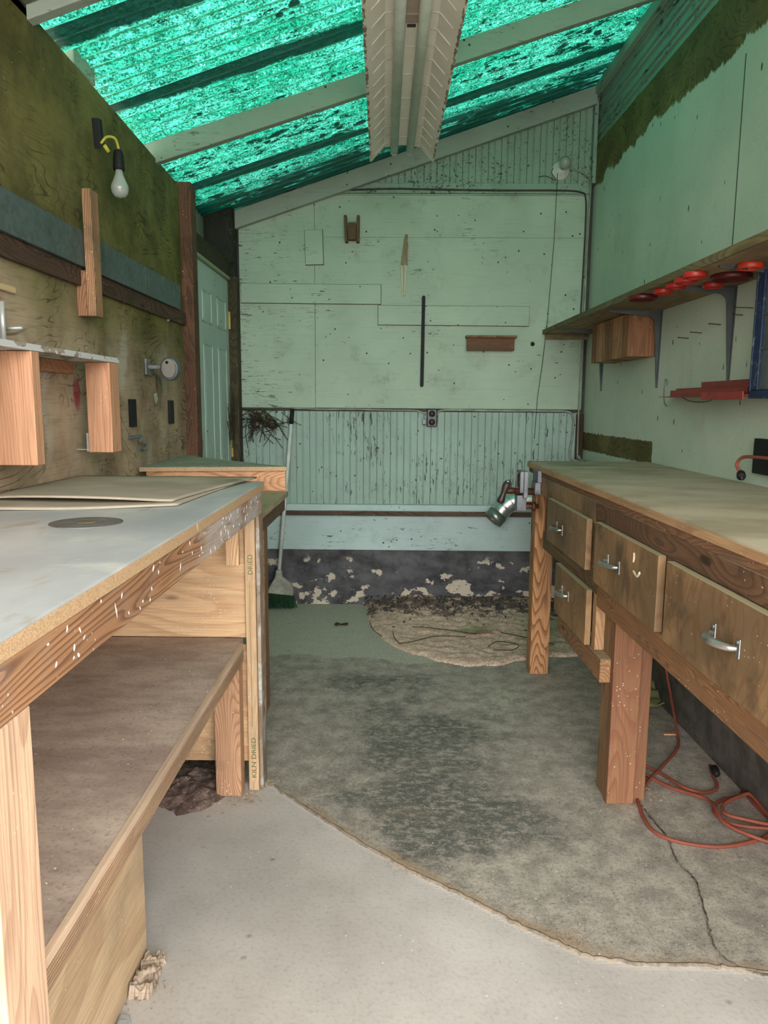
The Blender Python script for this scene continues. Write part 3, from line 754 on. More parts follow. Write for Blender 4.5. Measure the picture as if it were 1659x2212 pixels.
# ---- left bench
lb_ = thing('workbench', 'long left workbench with a grey laminate top, timber apron and open lower shelf', 'workbench')
YB0, YB1 = .25, 2.277
MB().box(-.998, -.398, YB0, YB1, 1.006, 1.011).build('laminate_top', M_TOPL, lb_)
MB().box(-.998, -.397, YB0, YB1, .985, 1.0058).build('particle_board', M_PART, lb_, bevel=.001)
mb = MB(); mb.box(-.436, -.399, YB0, YB1-.035, .918, .984)
mb.build('apron', wood('Y', base=(176, 120, 76), dark=(104, 60, 34), freq=14, dirt=.15, dirtcol=(140, 132, 124), paint=.22, width=11., ring=.85, smear=(1.35, 1.7)), lb_, bevel=.002)
# smeared primer on the far stretch of the apron
MB().box(-1.0004, -.44, YB1-.06, YB1-.022, .92, .984).build('cross_rail', fresh('X'), lb_)
MB().box(-.98, -.94, YB0, YB1-.1, .92, .984).build('back_rail', fresh('Y'), lb_)
fl_ = MB(); fl_.box(-.457, -.425, 2.252, 2.34, .002, .917)
leg = fl_.build('leg', wood('Z', base=(216, 176, 128), dark=(182, 132, 84), freq=12, dirt=.12, width=10.), lb_, bevel=.002)
MB().box(-.424, -.412, 2.262, 2.33, .002, .92).build('leg_facing', wood('Z', base=(150, 128, 104), dark=(96, 70, 50), freq=14, dirt=.5, dirtcol=(190, 186, 176), width=10.), lb_, bevel=.002)
MB().box(-.556, -.474, 2.212, 2.27, .001, .468).build('leg', fir('Z', base=(184, 134, 94), dark=(138, 78, 46), dirt=.2), lb_, bevel=.004)
MB().box(-.99, -.92, 2.20, 2.27, .001, .984).build('leg', fir('Z'), lb_, bevel=.003)
MB().box(-.437, -.40, .69, .778, .001, .917).build('leg', wood('Z', base=(206, 162, 126), dark=(178, 130, 96), freq=10, dirt=.08, width=10., paint=.1), lb_, bevel=.002)
MB().box(-.436, -.40, YB0+.03, YB0+.11, .001, .917).build('leg', fresh('Z'), lb_, bevel=.002)
MB().box(-.99, -.92, YB0+.03, YB0+.11, .001, .984).build('leg', fresh('Z'), lb_, bevel=.003)
MB().box(-.500, -.460, 2.18, 2.20, .765, .917).build('cleat', fresh('Z', base=(214, 170, 120)), lb_, bevel=.002)
MB().box(-.97, -.458, 2.271, 2.288, .512, .984).build('end_panel', wood('X', base=(204, 162, 114), dark=(180, 132, 86), freq=7, dirt=.06, width=4.), lb_)
MB().box(-.97, -.458, 2.271, 2.288, .095, .488).build('end_panel', wood('X', base=(190, 148, 100), dark=(160, 112, 70), freq=7, dirt=.3, width=4.), lb_)
MB().box(-.985, -.470, YB0, 2.2705, .493, .510).build('lower_shelf', M_SHD, lb_)
mb = MB(); 
mb.box(-.4695, -.458, YB0, 2.211, .496, .512)
mb.build('shelf_edge_strip', wood('Y', base=(206, 170, 138), dark=(180, 140, 106), freq=4, dirt=.05, ring=.2), lb_, bevel=.001)
mb = MB(); pf = [(-.4695, .4955)]
for k in range(6): z = .4955-k*.006; pf += [(-.4565, z), (-.4565, z-.0042), (-.4615, z-.0044), (-.4615, z-.006)]
pf += [(-.4695, pf[-1][1])]
mb.prism(pf, YB0, 2.205); mb.build('shelf_edge_molding', wood('Y', base=(182, 138, 100), dark=(130, 86, 56), freq=4, dirt=.1, ring=.3), lb_)
MB().box(-.568, -.552, YB0, 1.527, .002, .470).build('skirt_panel', wood('Y', base=(200, 164, 122), dark=(178, 138, 96), freq=5, dirt=.1, width=3.), lb_, bevel=.001)
def text_on(name, body, size, loc, rot, mat, parent, ext=.0003, sx=1.):
    cu = bpy.data.curves.new(name, 'FONT'); cu.body = body; cu.size = size; cu.extrude = ext; cu.align_x = 'LEFT'
    tmp = bpy.data.objects.new('tmp', cu); COL.objects.link(tmp)
    dg = bpy.context.evaluated_depsgraph_get(); me = bpy.data.meshes.new_from_object(tmp.evaluated_get(dg))
    bpy.data.objects.remove(tmp); me.name = name
    me.transform(Matrix.Translation(loc) @ rot @ Matrix.Diagonal((sx, 1, 1, 1)))
    me.materials.clear(); me.materials.append(mat)
    o = bpy.data.objects.new(name, me); COL.objects.link(o); o.parent = parent; return o
# reads upwards on the face of the leg turned to the doorway
R_up = Matrix(((0, -1, 0, 0), (0, 0, -1, 0), (1, 0, 0, 0), (0, 0, 0, 1)))
INK = mat_simple('green_stamp_ink', (96, 104, 62), .8)
text_on('stamp', 'KILN DRIED', .021, (-.433, 2.2515, .045), R_up, INK, lb_, sx=1.25)
text_on('stamp', 'DRIED', .021, (-.433, 2.2515, .72), R_up, INK, lb_, sx=1.1)
mb = MB(); mb.box(-.4435, -.4425, 2.2512, 2.2520, .22, .70); mb.box(-.4435, -.4425, 2.2512, 2.2520, .008, .034); mb.build('stamp', INK, lb_)

# paint drips on the apron: small flattened dabs
dabs = MB(); rnd = random.Random(4)
for k in range(70):
    y = rnd.choice([rnd.uniform(.8, 1.25), rnd.uniform(1.35, 2.22), rnd.uniform(1.7, 2.22)]); z = rnd.uniform(.925, .98); a = rnd.uniform(-.6, .6); l = abs(rnd.gauss(0, .0045))+.001; w_ = rnd.uniform(.0008, .0035)
    pts = [(-.3985, y+math.cos(t)*w_*1.2+math.sin(t)*l*math.sin(a), z+math.sin(t)*l) for t in [j*math.pi/4 for j in range(8)]]
    dabs.add([(-.3993, p[1], p[2]) for p in pts]+[(-.3978, y, z)], [(j, (j+1) % 8, 8) for j in range(8)])
d_ = dabs.build('paint_dabs', mat_simple('white_primer', (222, 220, 216), .7), lb_); d_['kind'] = 'stuff'

# round disc sunk in the top
ds = thing('round_steel_plate', 'round dull metal plate lying flat in the left bench top', 'metal plate')
mb = MB(); mlathe(mb, [(.070, 0), (.070, .0012), (.066, .0018), (.040, .0018), (.038, .0012), (.034, .0018), (.020, .0018), (.018, .001), (.0, .001)], (-.611, 1.455, 1.0112), (0, 0, 1), 40, False)
mb.build('disc', mat_simple('dull_disc', (134, 132, 128), .5, .5, .2, dirt=(92, 84, 74)), ds)
mb = MB(); mlathe(mb, [(.020, 0), (.018, .0012), (.0, .0016)], (-.611, 1.455, 1.0124), (0, 0, 1), 20); mb.build('centre_boss', mat_simple('rust_spots', (130, 112, 92), .7, .2, .3, dirt=(196, 176, 140)), ds)

# cardboard: two sheets with lifted fronts
def card(lab, z0, lift, front, seed, x0, x1, back=2.31, cx=.0):
    vs = []; nx_, ny_ = 30, 24
    for j in range(ny_+1):
        for i in range(nx_+1):
            u = i/nx_; v = j/ny_
            fx0 = front(u); X = x0+(x1-x0)*u; Y = fx0+(back-fx0)*v
            # right edge swings out towards the far corner
            X += cx*u*(v**1.2)
            z = z0+lift*(1-v)**2*max(0, math.sin(math.pi*min(1, u*1.05)))*(1-u*.55)
            z += .0015*math.sin(u*7+seed)*(1-v)
            vs.append((X, Y, z))
    W_ = nx_+1
    fs = [(j*W_+i, j*W_+i+1, (j+1)*W_+i+1, (j+1)*W_+i) for j in range(ny_) for i in range(nx_)]
    mb = MB(); mb.add(vs, fs, True); o = mb.build('cardboard_sheet', M_CARD)
    s_ = o.modifiers.new('thick', 'SOLIDIFY'); s_.thickness = .004; s_.offset = 1
    tag(o, lab, 'cardboard', 'cardboard sheets on the left bench'); return o
card('lower cardboard sheet lying flat on the grey bench top', 1.0115, .002, lambda u: 1.60+.10*u**2, 1, -.985, -.50, cx=.05)
card('upper cardboard sheet curling up over the lower one', 1.0175, .016, lambda u: 1.735-.03*math.sin(3*u)+.0*u, 2, -.985, -.52, cx=.095)

# ---- second, lower bench with a raised corner shelf on it
sb = thing('side_bench', 'low dusty wooden side bench standing behind the end of the left workbench', 'workbench')
MB().box(-.99, -.419, 2.36, 2.962, .880, .900).build('top', wood('Y', base=(168, 150, 108), dark=(140, 120, 80), freq=6, dirt=.3, dirtcol=(120, 118, 84)), sb, bevel=.001)
MB().box(-.46, -.430, 2.36, 2.94, .826, .879).build('apron', brown('Y', base=(104, 78, 54), dark=(66, 44, 28)), sb, bevel=.002)
MB().box(-.54, -.502, 2.86, 2.94, .001, .879).build('leg', fir('Z', base=(150, 104, 66), dark=(110, 68, 40)), sb, bevel=.002)
MB().box(-.98, -.92, 2.88, 2.95, .001, .879).build('leg', fir('Z'), sb, bevel=.002)
MB().box(-.555, -.50, 2.36, 2.42, .001, .879).build('leg', fir('Z'), sb, bevel=.002)
cs = thing('corner_shelf', 'raised angled wooden shelf box standing on the low side bench by the door', 'shelf')
mb = MB(); mb.prism([(-.985, 2.87), (-.424, 2.955), (-.905, 3.45), (-.94, 3.56), (-.999, 3.56)], .984, 1.0, 'Z')
mb.build('top_board', mat_simple('grey_dusty_board', (158, 158, 140), .85, 0, .15, dirt=(110, 112, 84)), cs, bevel=.001)
mb = MB(); mb.prism([(-.985, 2.865), (-.424, 2.95), (-.424, 2.962), (-.985, 2.877)], .9835, .9995, 'Z'); mb.build('edge_strip', M_PART, cs)
mb = MB(); mb.prism([(-.965, 2.885), (-.430, 2.966), (-.430, 2.984), (-.965, 2.903)], .901, .983, 'Z'); mb.build('front_board', fresh('X', base=(206, 146, 98)), cs, bevel=.001)
mb = MB(); mb.prism([(-.455, 2.985), (-.437, 2.99), (-.88, 3.44), (-.90, 3.43)], .901, .983, 'Z'); mb.build('rear_board', fresh('X'), cs)

# ---- back wall fittings (hang on the wall)
YW = D-.012
def bw(name, lab, cat, x0, x1, z0, z1, th, mat, bev=.002, grp=None, rot=0.):
    mb = MB(); c = Vector(((x0+x1)/2, 0, (z0+z1)/2)); m_ = Matrix.Translation(c) @ Matrix.Rotation(rot, 4, 'Y') @ Matrix.Translation(-c)
    mb.box(x0, x1, YW-th, YW+.0005, z0, z1, m_); o = tag(mb.build(name, mat, bevel=bev), lab, cat, grp)
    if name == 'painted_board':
        g = MB(); g.box(x0-.003, x1+.003, YW-.003, YW+.0002, z0-.003, z1+.003, m_); g.build('edge_shadow_grime', M_DCABLE, o)  # dark backing outlines the board: edge shadow and dirt line put into colour
    return o
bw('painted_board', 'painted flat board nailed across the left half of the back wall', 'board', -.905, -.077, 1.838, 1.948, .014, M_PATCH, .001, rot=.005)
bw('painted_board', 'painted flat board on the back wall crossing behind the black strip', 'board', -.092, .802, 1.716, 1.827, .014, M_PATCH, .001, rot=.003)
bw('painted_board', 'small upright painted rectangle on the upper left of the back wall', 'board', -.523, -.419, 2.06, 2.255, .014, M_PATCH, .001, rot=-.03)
uh = thing('tool_holder', 'brown two-pronged wooden holder high on the back wall', 'tool holder')
brw = brown('Z', base=(112, 78, 48))
for x, dx in ((-.287, -.006), (-.222, .004)):
    mb = MB(); mb.prism([(x, 2.182), (x+.018, 2.182), (x+.016+dx, 2.33), (x+dx, 2.33)], YW-.05, YW+.0005, 'Y'); mb.build('prong', brw, uh, bevel=.002)
MB().box(-.268, -.223, YW-.05, YW+.0005, 2.195, 2.29).build('block', brw, uh, bevel=.002)
sh = thing('slat_hanger', 'narrow tapered wooden slat pair hanging upright on the back wall', 'wooden slats')
ov = painted((196, 190, 160), .3, (100, 84, 58), 'Z', 'slat_paint', .5)
mb = MB(); mb.prism([(.040, 2.06), (.058, 2.06), (.080, 2.23), (.062, 2.232)], YW-.016, YW+.0005); mb.prism([(.066, 2.06), (.078, 2.06), (.082, 2.18), (.070, 2.20)], YW-.014, YW+.0005); mb.build('top_piece', wood('Z', base=(150, 128, 88), dark=(110, 84, 50), dirt=.3), sh, bevel=.001)
mb = MB(); mb.prism([(.036, 2.06), (.050, 2.06), (.056, 1.88), (.050, 1.88)], YW-.012, YW+.0005); mb.build('slat', ov, sh, bevel=.001)
mb = MB(); mb.prism([(.062, 2.06), (.075, 2.06), (.064, 1.885), (.058, 1.885)], YW-.012, YW+.0005); mb.build('slat', ov, sh, bevel=.001)
mb = MB(); n_ = 12
x_ = .1745; mb.prism([(x_-.011+.009*math.cos(math.pi+k*math.pi/6)+.009, 1.362+.009*math.sin(math.pi+k*math.pi/6)) for k in range(7)][:0]+[(x_-.012, 1.362), (x_-.008, 1.354), (x_+.004, 1.354), (x_+.008, 1.362), (x_+.011, 1.876), (x_+.007, 1.884), (x_-.004, 1.884), (x_-.008, 1.876)], YW-.026, YW-.010)
mb.box(x_-.008, x_+.006, YW-.011, YW+.0005, 1.45, 1.47); mb.box(x_-.006, x_+.008, YW-.0105, YW+.0005, 1.84, 1.86)
tag(mb.build('magnetic_strip', M_BLACK, bevel=.002), 'long upright black tool strip in the middle of the back wall', 'strip')
ws = thing('small_wall_shelf', 'small brown wooden ledge box on the right of the back wall', 'shelf')
MB().box(.428, .726, YW-.07, YW+.0005, 1.641, 1.654).build('top_slat', brown('X', base=(128, 90, 56)), ws, bevel=.001)
MB().box(.434, .714, YW-.05, YW-.034, 1.568, 1.6405).build('front_board', brown('X', base=(112, 72, 44)), ws, bevel=.001)
mb = MB(); mb.box(.440, .455, YW-.034, YW+.0005, 1.57, 1.6405); mb.box(.693, .708, YW-.034, YW+.0005, 1.57, 1.6405); mb.build('end_block', brown('X'), ws)
mb = MB(); mlathe(mb, [(.013, 0), (.012, .0015), (0, .0015)], (.83, YW, 1.611), (0, -1, 0), 16)
tag(mb.build('round_hole', M_BLACK), 'small dark round hole plug on the back wall right of the ledge box', 'plug')
# outlet
ou = thing('electrical_outlet', 'dark brown double power outlet on the back wall below the panel', 'outlet')
mb = MB(); mb.box(.205, .265, YW-.045, YW+.0005, 1.118, 1.222); mb.build('box', M_BAKE, ou, bevel=.004)
for z in (1.145, 1.195):
    mb = MB(); mlathe(mb, [(.019, 0), (.019, .004), (0, .004)], (.235, YW-.045, z), (0, -1, 0), 20); r_ = mb.build('socket', mat_simple('socket_brown', (48, 36, 36), .4), ou)
    for dx in (-.006, .006): MB().box(.235+dx-.0012, .235+dx+.0012, YW-.0497, YW-.0488, z-.004, z+.005).build('slot', M_BLACK, r_)
mb = MB(); mb.box(.178, .204, YW-.03, YW+.0005, 1.13, 1.165); mb.build('side_clamp', M_VGREY, ou, bevel=.002)
# lamp holder with bulb, high on the right
lh = thing('wall_lamp_holder', 'round white porcelain lamp holder with bulb high on the back wall', 'lamp holder')
mb = MB(); mlathe(mb, [(.052, 0), (.052, .006), (.045, .012), (.026, .02), (.022, .034), (.0, .034)], (.955, YW, 2.588), (0, -1, 0), 28); mb.build('base', M_PORC, lh)
mb = MB(); mlathe(mb, [(.016, .034), (.02, .05), (.030, .068), (.032, .082), (.026, .1), (.012, .112), (0, .114)], (.955, YW, 2.59), (.12, -1, .28), 24); mb.build('glass_bulb', M_BULB, lh)
mb = MB(); mb.tube(spline([(.91, YW-.02, 2.60), (.90, YW-.03, 2.57), (.925, YW-.03, 2.53), (.87, YW-.02, 2.555), (.83, YW-.006, 2.555)], 5), .002, 6); mb.build('loose_wire', M_DCABLE, lh)
mb = MB(); st = [(.935, YW-.024, 2.57), (.930, YW-.022, 2.2), (.912, YW-.02, 1.80), (.909, YW-.02, 1.74), (.890, YW-.018, 1.5), (.868, YW-.016, 1.30), (.858, YW-.016, 1.05)]
mb.tube(st, .0016, 6); mlathe(mb, [(0, -.006), (.005, 0), (0, .006)], (.910, YW-.02, 1.785), (0, 0, 1), 8); mlathe(mb, [(0, -.006), (.005, 0), (0, .006)], (.906, YW-.02, 1.71), (0, 0, 1), 8)
tag(mb.build('pull_string', M_STRING), 'thin dark pull string hanging from the lamp holder down the back wall', 'string')
# cables
def cable(lab, pts, r=.0045, mat=M_CABLE, n=8, name='cable', tf=None, cat='cable'):
    mb = MB(tf); mb.tube(spline(pts, n), r, 8); return tag(mb.build(name, mat), lab, cat)
cable('dark cable running along the trim at the top of the back wall', [(-.70, YW-.014, 2.455), (-.55, YW-.016, 2.478), (-.3, YW-.016, 2.476), (0, YW-.016, 2.484), (.3, YW-.016, 2.480), (.62, YW-.016, 2.477), (.95, YW-.016, 2.478), (1.07, YW-.014, 2.47), (1.105, YW-.010, 2.44), (1.112, YW-.008, 2.3), (1.110, YW-.008, 2.0), (1.105, YW-.008, 1.70)], .005, M_DCABLE)
cable('pale cable dropping from the lamp holder down the far right corner', [(1.0, YW-.02, 2.60), (1.05, YW-.014, 2.59), (1.10, YW-.02, 2.56), (1.125, YW-.03, 2.52), (1.125, YW-.03, 2.40), (1.120, YW-.028, 2.0), (1.118, YW-.03, 1.6), (1.115, YW-.03, 1.2), (1.118, YW-.03, .93)], .005)
cable('pale cable running from the outlet left along the panel edge', [(.20, YW-.010, 1.19), (.14, YW-.012, 1.212), (0, YW-.010, 1.214), (-.25, YW-.010, 1.218), (-.45, YW-.010, 1.217), (-.62, YW-.010, 1.224)], .005)
cable('pale cable from the outlet along the panel edge and down the right corner', [(.27, YW-.012, 1.205), (.33, YW-.012, 1.218), (.6, YW-.010, 1.216), (.95, YW-.010, 1.216), (1.05, YW-.012, 1.212), (1.085, YW-.016, 1.18), (1.088, YW-.016, 1.08), (1.075, YW-.016, .98), (1.085, YW-.018, .93), (1.13, YW-.03, .915)], .007)
cable('cable lying along the right wall behind the bench end', [(1.118, D-.06, .95), (1.130, D-.09, .925), (1.132, D-.3, .93), (1.132, D-.7, .94), (1.136, D-1.0, .955)], .008, M_CABLE, tf=rt)

# dried vine tangle at left
mb = MB(); rnd = random.Random(11)
for k in range(70):
    c = Vector((rnd.gauss(-.80, .05), YW-.02-abs(rnd.gauss(0, .012)), rnd.gauss(1.165, .028))); pts = []
    d = Vector((rnd.uniform(-1, 1), rnd.uniform(-.3, .1), rnd.uniform(-.9, .5))).normalized()*.022
    for j in range(6):
        pts.append(Vector((c.x, min(c.y, YW-.004), min(c.z, 1.212)))); c = c+d; d = (d+Vector((rnd.uniform(-1, 1), rnd.uniform(-.3, .3), rnd.uniform(-1, .8)))*.012)
    mb.tube(pts, rnd.uniform(.0012, .003), 5)
for cx in (-.83, -.735):
    for k in range(14):
        r = rnd.uniform(.018, .034); a0 = rnd.uniform(0, 6.28)
        mb.tube([(cx+r*math.cos(a0+t*.5), YW-.012-rnd.uniform(0, .01), 1.128+r*.9*math.sin(a0+t*.5)) for t in range(9)], .003, 5)
for k in range(50):
    x, z = rnd.gauss(-.82, .06), rnd.gauss(1.175, .024); z = min(z, 1.215)
    a = rnd.uniform(0, 6.28); r = rnd.uniform(.006, .014); yy = YW-.012-rnd.uniform(0, .03)
    mb.add([(x+r*math.cos(a), yy, z+r*math.sin(a)), (x-r*.5*math.sin(a), yy-.004, z+r*.5*math.cos(a)), (x-r*math.cos(a), yy-.002, z-r*math.sin(a)), (x+r*.5*math.sin(a), yy+.003, z-r*.5*math.cos(a))], [(0, 1, 2, 3)])
tag(mb.build('dried_vine_tangle', M_VINE), 'tangle of dead vine and debris in the left corner of the back wall', 'dead vine')
mb = MB()
for k in range(26):
    y, z = rnd.uniform(4.30, 4.44), rnd.uniform(.98, 1.25); c = Vector((-.945, y, z)); d = Vector((0, rnd.uniform(-.3, .3), 1)).normalized()*.02; pts = []
    for j in range(6): pts.append(c.copy()); c += d; d += Vector((rnd.uniform(-.2, .2), rnd.uniform(-1, 1), rnd.uniform(-.6, .4)))*.008
    mb.tube(pts, rnd.uniform(.0012, .003), 5)
tag(mb.build('ivy_stem', M_VINE), 'dead ivy stems clinging to the hinge side of the white door', 'dead vine')

# broom
bm_ = thing('broom', 'white-handled broom with green bristles leaning in the left back corner', 'broom')
p0, p1 = Vector((-.605, YW-.03, 1.215)), Vector((-.688, YW-.10, .235))
mb = MB(); mb.tube([p0.lerp(p1, .09), p1], .0115, 14); mb.build('handle', M_WHITEP, bm_)
mb = MB(); mb.tube([p0, p0.lerp(p1, .09)], .0125, 14); mb.build('grip', M_BLACK, bm_)
mb = MB(); q = YW-.10
mb.prism([(-.705, .245), (-.672, .245), (-.665, .20), (-.61, .165), (-.598, .115), (-.60, .085), (-.755, .10), (-.75, .135), (-.71, .20)], q-.03, q+.01); mb.build('head', M_RAG, bm_, bevel=.008, seg=3)
mb = MB()
for k in range(240):
    u = rnd.random(); x = -.752+u*.150; z0 = .10-.012*u; y = q-.028+rnd.random()*.034
    mb.tube([(x, y, z0), (x+rnd.uniform(-.01, .01)+(u-.5)*.03, y+rnd.uniform(-.02, .01), .004+rnd.random()*.01)], .0014, 4, cap=False)
b_ = mb.build('bristles', M_GREEN, bm_); b_['kind'] = 'stuff'

# duct elbow
de = thing('duct_elbow', 'shiny metal duct elbow pointing downwards in front of the back wall', 'duct')
mb = MB(); pth = [(1.158, 4.35, .70), (.90, 4.345, .70), (.735, 4.34, .695), (.695, 4.34, .68), (.665, 4.34, .655), (.645, 4.34, .63), (.615, 4.33, .600)]
mb.tube(pth, .056, 28, cap=False)
mb.tube([(.666, 4.34, .661), (.658, 4.34, .653)], .0585, 28, cap=False); mb.tube([(.702, 4.34, .688), (.696, 4.34, .684)], .0585, 28, cap=False)
o_ = mb.build('elbow', M_CHROME, de); s_ = o_.modifiers.new('t', 'SOLIDIFY'); s_.thickness = .0012
mb = MB(); mb.tube([(.628, 4.3345, .615), (.592, 4.3245, .575)], .060, 28, cap=False); o_ = mb.build('collar', mat_simple('duct_collar', (150, 156, 148), .35, .8, .15), de); s_ = o_.modifiers.new('t', 'SOLIDIFY'); s_.thickness = .0012

# ---- right bench
rb_ = thing('drawer_workbench', 'long right workbench with worn wooden drawers, thick legs and a dusty top', 'workbench')
ZB = .995; YN = .55
MB(rt).box(.602, 1.153, YN, 3.44, ZB-.006, ZB).build('top', M_TOPR, rb_)
MB(rt).box(.6005, 1.153, YN, 3.441, ZB-.026, ZB-.0062).build('top_edge', M_PART if False else wood('Y', base=(186, 140, 92), dark=(160, 108, 64), freq=5, dirt=.12, width=3.), rb_, bevel=.0015)
MB(rt).box(.606, .64, YN, 3.42, .948, .9685).build('top_rail', brown('Y', base=(126, 84, 54), dark=(90, 54, 32)), rb_, bevel=.001)
MB(rt).box(.604, .64, YN, 2.36, .892, .9475).build('fascia', wood('Y', base=(112, 76, 48), dark=(66, 42, 28), freq=22, dirt=.3, dirtcol=(70, 54, 40), paint=.05), rb_, bevel=.002)
MB(rt).box(.604, .64, 2.361, 3.32, .875, .9475).build('fascia', mat_drawer(), rb_, bevel=.002)
dk = wood('Y', base=(116, 86, 52), dark=(76, 50, 28), freq=18, dirt=.3)
MB(rt).box(.606, .64, YN, 2.36, .700, .8915).build('inner_rail', dk, rb_)
MB(rt).box(.602, .642, YN, 2.30, .622, .699).build('front_rail', wood('Y', base=(148, 100, 58), dark=(92, 56, 30), freq=30, dirt=.15, knots=False, width=12.), rb_, bevel=.003)
MB(rt).box(.604, .64, 2.301, 3.08, .655, .732).build('front_rail', dk, rb_, bevel=.002)
MB(rt).box(.606, .64, 2.361, 3.06, .733, .8745).build('inner_rail', dk, rb_)
MB(rt).box(.61, .64, 2.32, 2.36, .47, .654).build('drawer_runner', fresh('Z', base=(196, 148, 98)), rb_, bevel=.001)
MB(rt).box(.645, .70, 2.24, 2.28, .47, .63).build('drawer_runner', fresh('Z', base=(180, 128, 84)), rb_, bevel=.001)
MB(rt).box(.604, .642, 2.235, 2.78, .392, .468).build('lower_rail', wood('Y', base=(158, 110, 66), dark=(112, 72, 40), freq=18, dirt=.15), rb_, bevel=.003)
# legs
MB(rt).box(.627, .714, 3.35, 3.437, .001, .967).build('leg', wood('Z', base=(196, 134, 80), dark=(126, 70, 32), freq=16, dirt=.08, width=8., ring=.85), rb_, bevel=.003)
leg2 = wood('Z', base=(142, 92, 58), dark=(124, 66, 38), freq=10, dirt=.12, width=8.)
MB(rt).box(.637, .724, 2.206, 2.244, .001, .698).build('leg', leg2, rb_, bevel=.003)
MB(rt).box(.640, .724, 2.246, 2.33, .001, .698).build('leg', wood('Z', base=(142, 104, 62), dark=(96, 62, 36), freq=12, dirt=.2), rb_, bevel=.003)
MB(rt).box(.7255, .764, 2.225, 2.31, .001, .698).build('leg', leg2, rb_, bevel=.003)
MB(rt).box(1.05, 1.108, 3.35, 3.437, .001, .968).build('leg', fir('Z'), rb_)
MB(rt).box(.637, .724, .62, .70, .001, .698).build('leg', fir('Z'), rb_)
MB(rt).box(.642, 1.15, 3.38, 3.42, .88, .968).build('end_rail', brown('X'), rb_)
MB(rt).box(1.09, 1.15, YN, 3.34, .88, .968).build('back_rail', brown('Y'), rb_)
MB(rt).box(.765, 1.10, 2.24, 2.30, .60, .66).build('cross_brace', fir('X', base=(150, 98, 60)), rb_)
# drawers: front, hidden box and a bent pull handle
def pull(y, z, s, parent):
    # plate lies flat on the face at the near end, arm swells out and drops to a foot at the far end
    X0 = .583; mb = MB(rt)
    a = [(X0-.004, y-.05*s, z), (X0-.018, y-.042*s, z), (X0-.026*s-.004, y-.02*s, z), (X0-.030*s-.004, y+.01*s, z), (X0-.024*s, y+.038*s, z), (X0-.006, y+.05*s, z)]
    sp = spline(a, 6); n = len(sp)
    mb.tube(sp, [.0052+.0030*math.sin(math.pi*i/(n-1)) for i in range(n)], 12)
    for yy in (y-.05*s, y+.05*s):
        mb.box(X0-.004, X0-.0003, yy-.007, yy+.007, z-.019, z+.019)
        mlathe(mb, [(.005, 0), (.004, .0025), (0, .003)], (X0-.004, yy, z+.013), (-1, 0, 0), 10)
    return mb.build('handle', M_STEEL, parent, bevel=.0015)
for (y0_, y1_, z0_, z1_, hs, hy, hz) in ((2.378, 2.93, .720, .887, .85, 2.72, .800), (2.345, 2.765, .478, .662, .85, 2.60, .585), (1.765, 2.285, .704, .894, 1., 2.09, .803), (1.06, 1.715, .70, .892, 1., 1.40, .803)):
    d = MB(rt).box(.583, .6025, y0_, y1_, z0_, z1_).build('drawer', M_DRW, rb_, bevel=.002)
    MB(rt).box(.6428, 1.0, y0_+.03, y1_-.03, z0_+.02, z1_-.03).build('drawer_box', fresh('Y', base=(160, 124, 84)), d)
    pull(hy, hz, hs, d)
    if y0_ == 1.765:
        PW = mat_simple('old_filler', (206, 196, 170), .7)
        MB(rt).tube(spline([(.5828, 1.93, .868), (.5826, 1.928, .855), (.5828, 1.932, .843)], 4), .0035, 8).build('filler_mark', PW, d)
        MB(rt).tube(spline([(.5826, 1.93, .820), (.5826, 1.90, .812), (.5826, 1.88, .826)], 4), .0035, 8).build('filler_mark', PW, d)
# ---- vise on the front corner of the bench
vs_ = thing('bench_vise', 'rusty grey woodworking vise clamped to the far corner of the right bench', 'vise')
YV = 3.19
def vb(name, mat, *bxs, bev=.003):
    mb = MB(rt)
    for b in bxs: mb.box(*b)
    return mb.build(name, mat, vs_, bevel=bev)
vb('fixed_jaw', M_VGREY, (.586, .6035, YV-.05, YV+.05, .925, .975), (.578, .6035, YV-.04, YV+.04, .872, .925))
vb('moving_jaw', M_VGREY, (.528, .546, YV-.055, YV+.055, .858, .972), (.512, .528, YV-.05, YV-.035, .88, .968), (.512, .528, YV+.035, YV+.05, .88, .968), (.505, .546, YV-.03, YV+.03, .80, .868), (.514, .530, YV-.05, YV+.05, .962, .972))
vb('jaw_pad', M_IRON, (.514, .527, YV-.03, YV+.03, .90, .955))
mb = MB(rt); mb.tube([(.50, YV, .882), (.60, YV, .882)], .015, 16); mb.build('screw', M_IRON, vs_)
mb = MB(rt); mb.tube([(.512, YV-.02, .82), (.60, YV-.02, .82)], .010, 14); mlathe(mb, [(.02, 0), (.02, .012)], (.572, YV-.02, .82), (1, 0, 0), 16); mb.build('guide_rod', M_IRON, vs_)
mb = MB(rt); mb.tube([(.512, YV+.045, .82), (.60, YV+.045, .82)], .010, 14); mb.build('guide_rod', M_IRON, vs_)
mb = MB(rt); mlathe(mb, [(.011, 0), (.014, .01), (.014, .03), (.010, .04)], (.462, YV, .885), (1, 0, 0), 16); mb.build('screw_head', M_IRON, vs_)
mb = MB(rt); hp0, hp1 = Vector((.462, YV-.01, .912)), Vector((.436, YV-.01, .835)); ax = hp1-hp0
mlathe(mb, [(.011, -.012), (.016, -.004), (.017, .01), (.013, .03), (.012, .045), (.015, .062), (.017, .074), (.012, .084)], hp0, ax, 18); mb.build('handle', mat_simple('dark_handle_wood', (58, 46, 40), .4, 0, .2), vs_)
mb = MB(rt); mlathe(mb, [(.012, 0), (.012, .006), (.008, .009)], hp0-ax.normalized()*.011, -ax, 18); mb.build('end_cap', M_STEEL, vs_)

